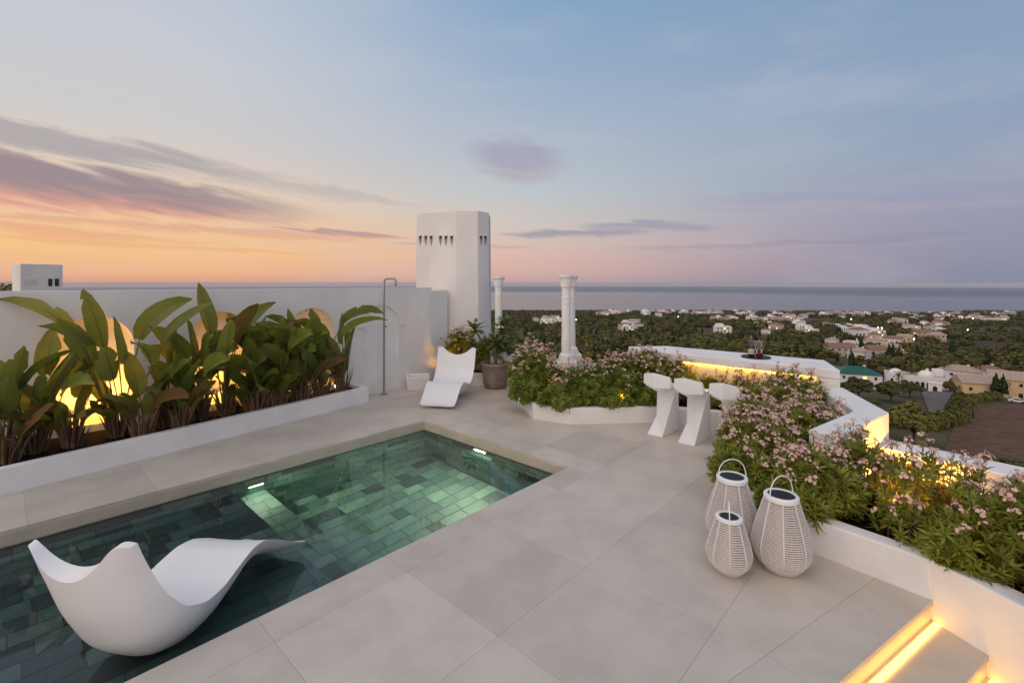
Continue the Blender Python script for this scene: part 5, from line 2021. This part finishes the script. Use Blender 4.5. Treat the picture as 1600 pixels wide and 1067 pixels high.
    what = {'tile': 'a red tiled roof', 'paletile': 'a pale tiled roof', 'flat': 'a flat roof'}
    for k, (u, v, w, d, h, rf, wl) in enumerate(mid):
        p = hit(u, v); clr(p, w * 0.6)
        house(p, facing(p, random.Random(k).uniform(-0.6, 0.6)), w, d, h, rf, wl, '%s house with %s in the hamlet behind the green-roofed villa' % (wl, what[rf]) if k < 9 else
              '%s house with %s among the trees of the middle distance' % (wl, what[rf]), 20 + k, 2 if h > 5 else 1, 'houses of the middle distance', 0.04)

    # far houses: one mesh each, windows included, copied from a few kinds
    def small_house(w, d, h, rf, wl, seed):
        r = random.Random(seed)
        m = MB()
        m.box((0, 0, h / 2 - 1.5), (w, d, h + 3), 0, 0)
        if rf == 'flat':
            m.box((-w * 0.2, 0.2, h + 1.2), (w * 0.45, d * 0.6, 2.4), 0, 0)
        else:
            gable(m, w, d, h + 0.19, min(w, d) * 0.25, 0.4, r.random() < 0.5, 1)
        for k in range(int(w / 3)):
            for s in range(max(1, int(h / 3))):
                m.box((-w / 2 + 1.5 + k * 3, -d / 2 - 0.02, 1.6 + s * 3), (1.4, 0.1, 1.4), 0, 3 if r.random() < 0.12 else 2)
        return m.mesh('far_house', [H_MAT[wl], H_MAT['tile' if rf == 'tile' else 'paletile'], H_MAT['window'], H_MAT['lit']])
    kinds = [(small_house(11, 8, 5.5, 'tile', 'white', 1), 'white far-off house with a red tiled roof in the wooded plain'),
             (small_house(13, 9, 5.5, 'paletile', 'white', 2), 'white far-off house with a pale tiled roof in the wooded plain'),
             (small_house(14, 10, 6.5, 'flat', 'white', 3), 'white far-off flat-roofed house in the wooded plain'),
             (small_house(12, 9, 5.5, 'tile', 'pinkish', 4), 'pinkish far-off house with a red tiled roof in the wooded plain'),
             (small_house(12, 9, 5.0, 'paletile', 'cream', 5), 'cream far-off house with a pale tiled roof in the wooded plain')]
    block = [(small_house(34, 12, 9.5, 'flat', 'white', 6), 'long white apartment block in the wooded plain'),
             (small_house(38, 14, 16, 'flat', 'cream', 7), 'cream apartment block of the harbour town on the far shore'),
             (small_house(26, 14, 13, 'flat', 'white', 8), 'white apartment block of the harbour town on the far shore')]
    rd = random.Random(77)
    n = 0
    def far(me, lb, u, v, off, grp, sc=1.0):
        p = hit(u, v)
        sc *= 0.72 if 497 < v and 'estate' not in grp else 1.0
        if p.z < -147.5:
            return
        o = put('far_house', me)
        o.location = p
        o.rotation_euler = (0, 0, facing(p, off))
        o.scale = (sc, sc, sc)
        tag(o, lb, 'house', grp)
        CLEAR.append((p.x, p.y, 11 * sc))
        L = math.hypot(p.x, p.y)
        for k in (12, 26, 42):
            CLEAR.append((p.x * (L - k) / L, p.y * (L - k) / L, 9 * sc))
    # white estate right of the middle
    for u, v in ((1287, 515), (1300, 517), (1312, 514), (1322, 519), (1335, 518), (1345, 515), (1330, 513)):
        far(block[0][0], block[0][1], u, v, rd.uniform(-0.3, 0.3), 'apartment blocks of the white estate', 0.55)
    clusters = [((930, 1110), (487, 494), 60), ((1110, 1240), (487.5, 504), 60), ((1190, 1280), (495, 512), 22), ((1340, 1420), (486, 494), 16), ((1420, 1600), (487, 503), 62), ((1240, 1345), (490, 500), 10), ((1385, 1480), (500, 514), 12),
                ((820, 875), (496, 506), 7), ((1180, 1300), (506, 524), 10), ((1400, 1500), (505, 520), 10), ((1270, 1420), (487, 497), 22), ((960, 1010), (508, 518), 5), ((1500, 1600), (497, 508), 8), ((1340, 1375), (521, 530), 5), ((1110, 1180), (508, 522), 4)]
    for (ua, ub), (va, vb), cnt in clusters:
        for _ in range(cnt):
            me, lb = kinds[rd.choices(range(5), (4, 4, 5, 3, 2))[0]]
            far(me, lb, rd.uniform(ua, ub), rd.uniform(va, vb), rd.uniform(-0.8, 0.8), 'far houses in the wooded plain', rd.uniform(1.0, 1.6))
    # harbour town on the far shore
    for _ in range(64):
        u = rd.uniform(1485, 1640)
        me, lb = block[rd.choice((1, 2))]
        p = hit(u, rd.uniform(478.5, 485))
        if p.z > -147.5:
            o = put('far_house', me)
            o.location = p
            o.rotation_euler = (0, 0, facing(p, rd.uniform(-0.5, 0.5)))
            o.scale = (1.5, 1.2, rd.uniform(0.9, 1.7))
            tag(o, lb, 'apartment block', 'apartment blocks of the harbour town')
            for k in (0, 40, 80, 120):
                CLEAR.append((p.x * (1 - k / 3000), p.y * (1 - k / 3000), 30))

    # individual trees close by: base pixel, height and width in metres
    near = [('pine_tree', 1427, 693, 8.6, 8.8, 'rounded yellow-green pine beside the brown field'),
            ('broadleaf_tree', 1341, 624, 6.8, 10, 'dark spreading tree in front of the green-roofed villa'),
            ('broadleaf_tree', 1392, 628, 6.6, 9.5, 'dark broad tree in front of the domed villa'),
            ('broadleaf_tree', 1421, 622, 6.0, 7, 'dark tree beside the driveway'),
            ('shrub', 1483, 613, 4.2, 4.6, 'reddish shrub beside the white gatehouse'),
            ('cypress_tree', 1395, 573, 13.0, 2.6, 'tall lone cypress behind the domed villa'),
            ('cypress_tree', 1557, 622, 9.0, 2.8, 'dark cypress, the slimmer of a pair between the cream villas'),
            ('cypress_tree', 1566, 623, 8.6, 3.4, 'dark cypress, the fuller of a pair between the cream villas'),
            ('cypress_tree', 1378, 590, 7.5, 2.6, 'short cypress right of the green-roofed villa'),
            ('shrub', 1585, 762, 4.0, 7.0, 'dark green bush at the near edge of the field'),
            ('shrub', 1402, 668, 4.2, 7.0, 'dark bush at the corner of the parapet'),
            ('pine_tree', 1262, 556, 8, 10, 'wide bushy pine above the end of the counter'),
            ('pine_tree', 1150, 556, 9, 11, 'yellow-green pine just behind the bar counter'),
            ('pine_tree', 1205, 551, 8, 10, 'yellow-green pine behind the champagne tray')]
    for k, (kd, u, v, h, w, lb) in enumerate(near):
        p = hit(u, v); CLEAR.append((p.x, p.y, w * 0.5))
        tree(kd, p, h, w, lb, 300 + k, n=5200 if kd != 'cypress_tree' else 1500, leaf=0.085)
    for k, (u, v, h, fr, lb) in enumerate(((1520, 657, 4.2, 2.6, 'lone palm at the corner of the brown field'), (1404, 607, 5.0, 2.9, 'palm in front of the left dome'), (1425, 601, 5.6, 2.7, 'palm in front of the domed villa terrace'),
                                           (1446, 598, 6.0, 2.7, 'palm beside the right dome'), (1475, 590, 8.0, 2.8, 'tall palm behind the gatehouse'), (1316, 596, 5.0, 2.8, 'palm beside the green-roofed pavilion'),
                                           (1525, 592, 8.5, 1.5, 'thin tall palm behind the cream villa'), (1531, 592, 8.0, 1.5, 'second thin tall palm behind the cream villa'))):
        p = hit(u, v); CLEAR.append((p.x, p.y, 3))
        palm(p, h, lb, 400 + k, fr)
    # clipped hedges along the field and drive
    def hedge(pa, pb, w, h, lb, seed):
        a, b = hit(*pa), hit(*pb)
        r = np.random.default_rng(seed)
        L = (b - a).length
        n = int(L * 170)
        s = r.uniform(0, 1, n)
        ang = r.uniform(-0.3, math.pi + 0.3, n)
        d = (b - a).normalized()
        sd = Vector((-d.y, d.x, 0)).normalized()
        wob = 1 + 0.12 * np.sin(s * L * 1.3) + 0.08 * np.sin(s * L * 3.1 + 1)
        base = np.array(a)[None] + np.array(b - a)[None] * s[:, None]
        base[:, 2] = terrain_z(base[:, 0], base[:, 1])
        P = base + np.array(sd)[None] * (np.cos(ang) * w / 2 * wob)[:, None] + np.array([0, 0, 1.0])[None] * (np.maximum(0.0, np.sin(ang)) ** 0.5 * h * wob)[:, None]
        nrm = np.array(sd)[None] * np.cos(ang)[:, None] + np.array([0, 0, 1.0])[None] * np.sin(ang)[:, None] + r.normal(size=(n, 3)) * 0.5
        f = frames(nrm)
        quad = np.array([(-1, -0.7, 0), (0.9, -0.9, 0.1), (1.1, 0.8, -0.1), (-0.6, 1, 0.12)]) * 0.22
        V = (np.einsum('nij,vj->nvi', f, quad) + P[:, None, :]).reshape(-1, 3) - np.array(a)
        o = put('hedge', np_mesh('hedge', V, np.arange(n)[:, None] * 4 + np.arange(4)[None], M['pine']))
        o.location = a
        tag(o, lb, 'hedge')
    hedge((1445, 672), (1500, 660), 4.0, 3.2, 'thick green hedge between the pine and the lone palm', 1)
    hedge((1488, 655), (1500, 628), 3.4, 3.0, 'green hedge along the asphalt driveway', 2)
    hedge((1500, 632), (1560, 624), 2.6, 2.4, 'green hedge in front of the cream villas', 3)

    # car parked by the far villa
    p = hit(1589, 632)
    car = empty('parked_car', p, facing(p, 0.15))
    tag(car, 'small white car parked at the edge of the brown field', 'car')
    white, dark = material('car_paint', (0.7, 0.7, 0.7), 0.25), H_MAT['window']
    prof = [(-2.1, 0.35), (-2.1, 0.85), (-1.3, 0.95), (-0.7, 1.45), (0.9, 1.45), (1.6, 0.95), (2.1, 0.85), (2.1, 0.35)]
    for nm, pr, hw, mt in (('body', prof, 0.85, white), ('windows', [(-1.15, 1.0), (-0.66, 1.38), (0.86, 1.38), (1.42, 1.0)], 0.87, dark)):
        vs = [(x, -hw, z + 0.5) for x, z in pr] + [(x, hw, z + 0.5) for x, z in pr]
        k = len(pr)
        MB().add(vs, [tuple(reversed(range(k))), tuple(range(k, 2 * k))] + [(i, (i + 1) % k, k + (i + 1) % k, k + i) for i in range(k)]).obj(nm, mt, car)
    for sx in (-1.3, 1.3):
        for sy in (-0.8, 0.8):
            MB().tube([(sx, sy - 0.1, 0.82), (sx, sy + 0.1, 0.82)], 0.33, 12).obj('wheel', M['black'], car)

    # street lamps that are lit at dusk
    glow = emission('street_glow', (1.0, 0.72, 0.38), 14)
    lampspots = [(1317, 604, 3.4, 0.16, 'beside the white villa wall'), (1372, 522, 6, 0.5, 'near the lone cypress'), (1378, 523, 6, 0.5, 'near the lone cypress'), (1512, 524, 6, 0.5, 'at the edge of the scrubland'),
                 (1428, 541, 5, 0.45, 'among the pinkish houses'), (1463, 527, 5, 0.45, 'among the pinkish houses'), (1230, 503, 6, 0.8, 'in the wooded plain'), (1060, 500, 6, 0.8, 'in the wooded plain'),
                 (1160, 506, 6, 0.7, 'in the wooded plain'), (900, 507, 6, 0.6, 'in the wooded plain'), (1520, 503, 6, 0.8, 'in the wooded plain'), (1330, 505, 6, 0.7, 'in the wooded plain')]
    for u, v, h, rr, wh in lampspots:
        p = hit(u, v); CLEAR.append((p.x, p.y, 4))
        e = empty('street_lamp', p)
        tag(e, 'lit street lamp ' + wh, 'street lamp', 'lit street lamps')
        MB().tube([(0, 0, -0.5), (0, 0, h)], 0.07, 6).obj('post', M['black'], e)
        MB().lathe([(rr * math.sin(a), h + rr - rr * math.cos(a)) for a in np.linspace(0.02, math.pi - 0.02, 8)], 12, cap=False).obj('globe', glow, e, True)


build_land()


def build_wood():
    """the wood that covers the plain: instanced crowns, one object"""
    r = np.random.default_rng(9)
    col = bpy.data.collections.new('wood_kinds')
    for k in range(6):
        rr = np.random.default_rng(50 + k)
        if k == 5:
            V, Fc = crown_geo(rr, 300, 30, (1, 1, 1), 0.16, 0.8, 0.2)
            V[:, :2] *= np.clip(1.0 - V[:, 2] * 0.6, 0.15, 1.3)[:, None]
            V = V * np.array([0.17, 0.17, 0.75]) + np.array([0, 0, 0.7])
            mt = M['cypress']
        else:
            V, Fc = crown_geo(rr, 420, 16 + 2 * k, (0.62, 0.62, 0.46), 0.17, 0.5)
            V = V + np.array([0, 0, 0.5])
            mt = (M['wood'], M['pine'], M['wood'], M['pine'], M['wood'])[k]
        o = bpy.data.objects.new('tree_kind', np_mesh('tree_kind', V, Fc, mt))
        col.objects.link(o)
    pts, sc = [], []
    def ring(r0, r1, spacing, size, a0=-14, a1=52):
        area_ = math.radians(a1 - a0) * (r1 * r1 - r0 * r0) / 2
        n = int(area_ / (spacing * spacing))
        rad = np.sqrt(r.uniform(r0 * r0, r1 * r1, n))
        an = np.radians(r.uniform(a0, a1, n))
        x, y = rad * np.sin(an), rad * np.cos(an)
        z = terrain_z(x, y)
        dens = np.sin(x / 55 + 0.4) * np.cos(y / 73) + 0.7 * np.sin((x - y) / 39)
        ok = (z > -147) & (dens > r.uniform(-2.2, 0.9, n))
        pts.append(np.stack([x, y, z - 0.5], -1)[ok])
        sc.append((size * r.uniform(0.6, 1.35, n))[ok])
    ring(70, 180, 7.0, 6.0)
    ring(60, 190, 4.2, 2.0)
    ring(180, 420, 7.0, 7.5)
    ring(420, 900, 8.5, 7.5)
    ring(900, 1700, 11, 8.0)
    ring(1700, 3500, 15, 8.5)
    P, S = np.concatenate(pts), np.concatenate(sc)
    # clearings round the houses, roads and fields
    C = np.array(CLEAR)
    keep = np.ones(len(P), bool)
    for cx, cy, cr in C:
        keep &= (P[:, 0] - cx) ** 2 + (P[:, 1] - cy) ** 2 > (cr + 0.35 * S) ** 2
    # brown scrub: only a scattering
    u = CX + F * P[:, 0] / P[:, 1]
    v = EV + F * (EYE - P[:, 2]) / P[:, 1]
    scr = (u > 1490) & (v > 512) & (v < 556)
    keep &= ~(scr & (r.random(len(P)) < 0.78))
    keep &= ~((u > 1290) & (v > 560) & (r.random(len(P)) < 0.45))
    keep &= ~((u > 1455) & (v > 618))
    P, S = P[keep], S[keep]
    me = bpy.data.meshes.new('wood')
    me.from_pydata([tuple(p) for p in P], [], [])
    at_ = me.attributes.new('size', 'FLOAT', 'POINT')
    at_.data.foreach_set('value', S.astype(np.float32))
    o = put('woodland', me)
    tag(o, 'dark green woodland covering the plain down to the shore', 'woodland', kind='stuff')
    ng = bpy.data.node_groups.new('scatter_wood', 'GeometryNodeTree')
    ng.interface.new_socket('Geometry', in_out='INPUT', socket_type='NodeSocketGeometry')
    ng.interface.new_socket('Geometry', in_out='OUTPUT', socket_type='NodeSocketGeometry')
    n, l = ng.nodes, ng.links
    gi, go = n.new('NodeGroupInput'), n.new('NodeGroupOutput')
    iop = n.new('GeometryNodeInstanceOnPoints')
    ci = n.new('GeometryNodeCollectionInfo')
    ci.inputs['Collection'].default_value = col
    ci.inputs['Separate Children'].default_value = True
    ci.inputs['Reset Children'].default_value = True
    iop.inputs['Pick Instance'].default_value = True
    na = n.new('GeometryNodeInputNamedAttribute')
    na.data_type = 'FLOAT'
    na.inputs['Name'].default_value = 'size'
    rv = n.new('FunctionNodeRandomValue')
    rv.data_type = 'FLOAT_VECTOR'
    rv.inputs[0].default_value = (-0.08, -0.08, 0)
    rv.inputs[1].default_value = (0.08, 0.08, 6.283)
    ri = n.new('FunctionNodeRandomValue')
    ri.data_type = 'INT'
    ri.inputs[4].default_value = 0
    ri.inputs[5].default_value = 5
    l.new(gi.outputs[0], iop.inputs['Points'])
    l.new(ci.outputs[0], iop.inputs['Instance'])
    l.new(ri.outputs[2], iop.inputs['Instance Index'])
    l.new(rv.outputs[0], iop.inputs['Rotation'])
    l.new(na.outputs[0], iop.inputs['Scale'])
    l.new(iop.outputs[0], go.inputs[0])
    md = o.modifiers.new('scatter', 'NODES')
    md.node_group = ng
    print('wood instances', len(P))


build_wood()


# ------------------------------------------------------------------ what shows above the garden wall on the left
def build_neighbours():
    p = at(59, 22.0, 0)
    e = empty('roof_turret', (p.x, p.y, -9.5), facing(p, 0.0) + 0.25)
    tag(e, 'small white turret of the neighbouring house above the garden wall', 'turret')
    MB().box((0, 0, 6.2), (1.42, 1.15, 12.5)).obj('wall', M['plaster'], e, bevel=0.01)
    for dx in (0.27, 0.5):
        MB().box((dx, -0.578, 11.62), (0.13, 0.04, 0.34)).obj('window', M['darkhole'], e)
    for k in range(4):
        MB().box((-0.4, -0.583, 11.55 + k * 0.075), (0.42, 0.03, 0.03)).obj('louvre', M['plaster'], e)
    q = at(-4, 26, 0)
    z = tz(q.x, q.y)
    tree('broadleaf_tree', Vector((q.x, q.y, z)), 5.0 - z, 8.0, 'dark tree rising beside the neighbouring turret', 501, n=16000, leaf=0.035)


build_neighbours()


# ------------------------------------------------------------------ thin evening haze over plain and sea
def build_haze():
    m = bpy.data.materials.new('evening_haze')
    m.use_nodes = True
    t = NT(m.node_tree)
    t.n.clear()
    out = t.node('ShaderNodeOutputMaterial')
    v = t.node('ShaderNodeVolumePrincipled')
    v.inputs['Color'].default_value = (0.86, 0.86, 0.90, 1)
    v.inputs['Density'].default_value = 3.2e-5
    t.l.new(v.outputs[0], out.inputs['Volume'])
    o = MB().box((0, 0, -160), (98000, 98000, 350)).obj('haze', m)
    tag(o, 'thin evening haze over the plain and the sea', 'haze', kind='stuff')


build_haze()
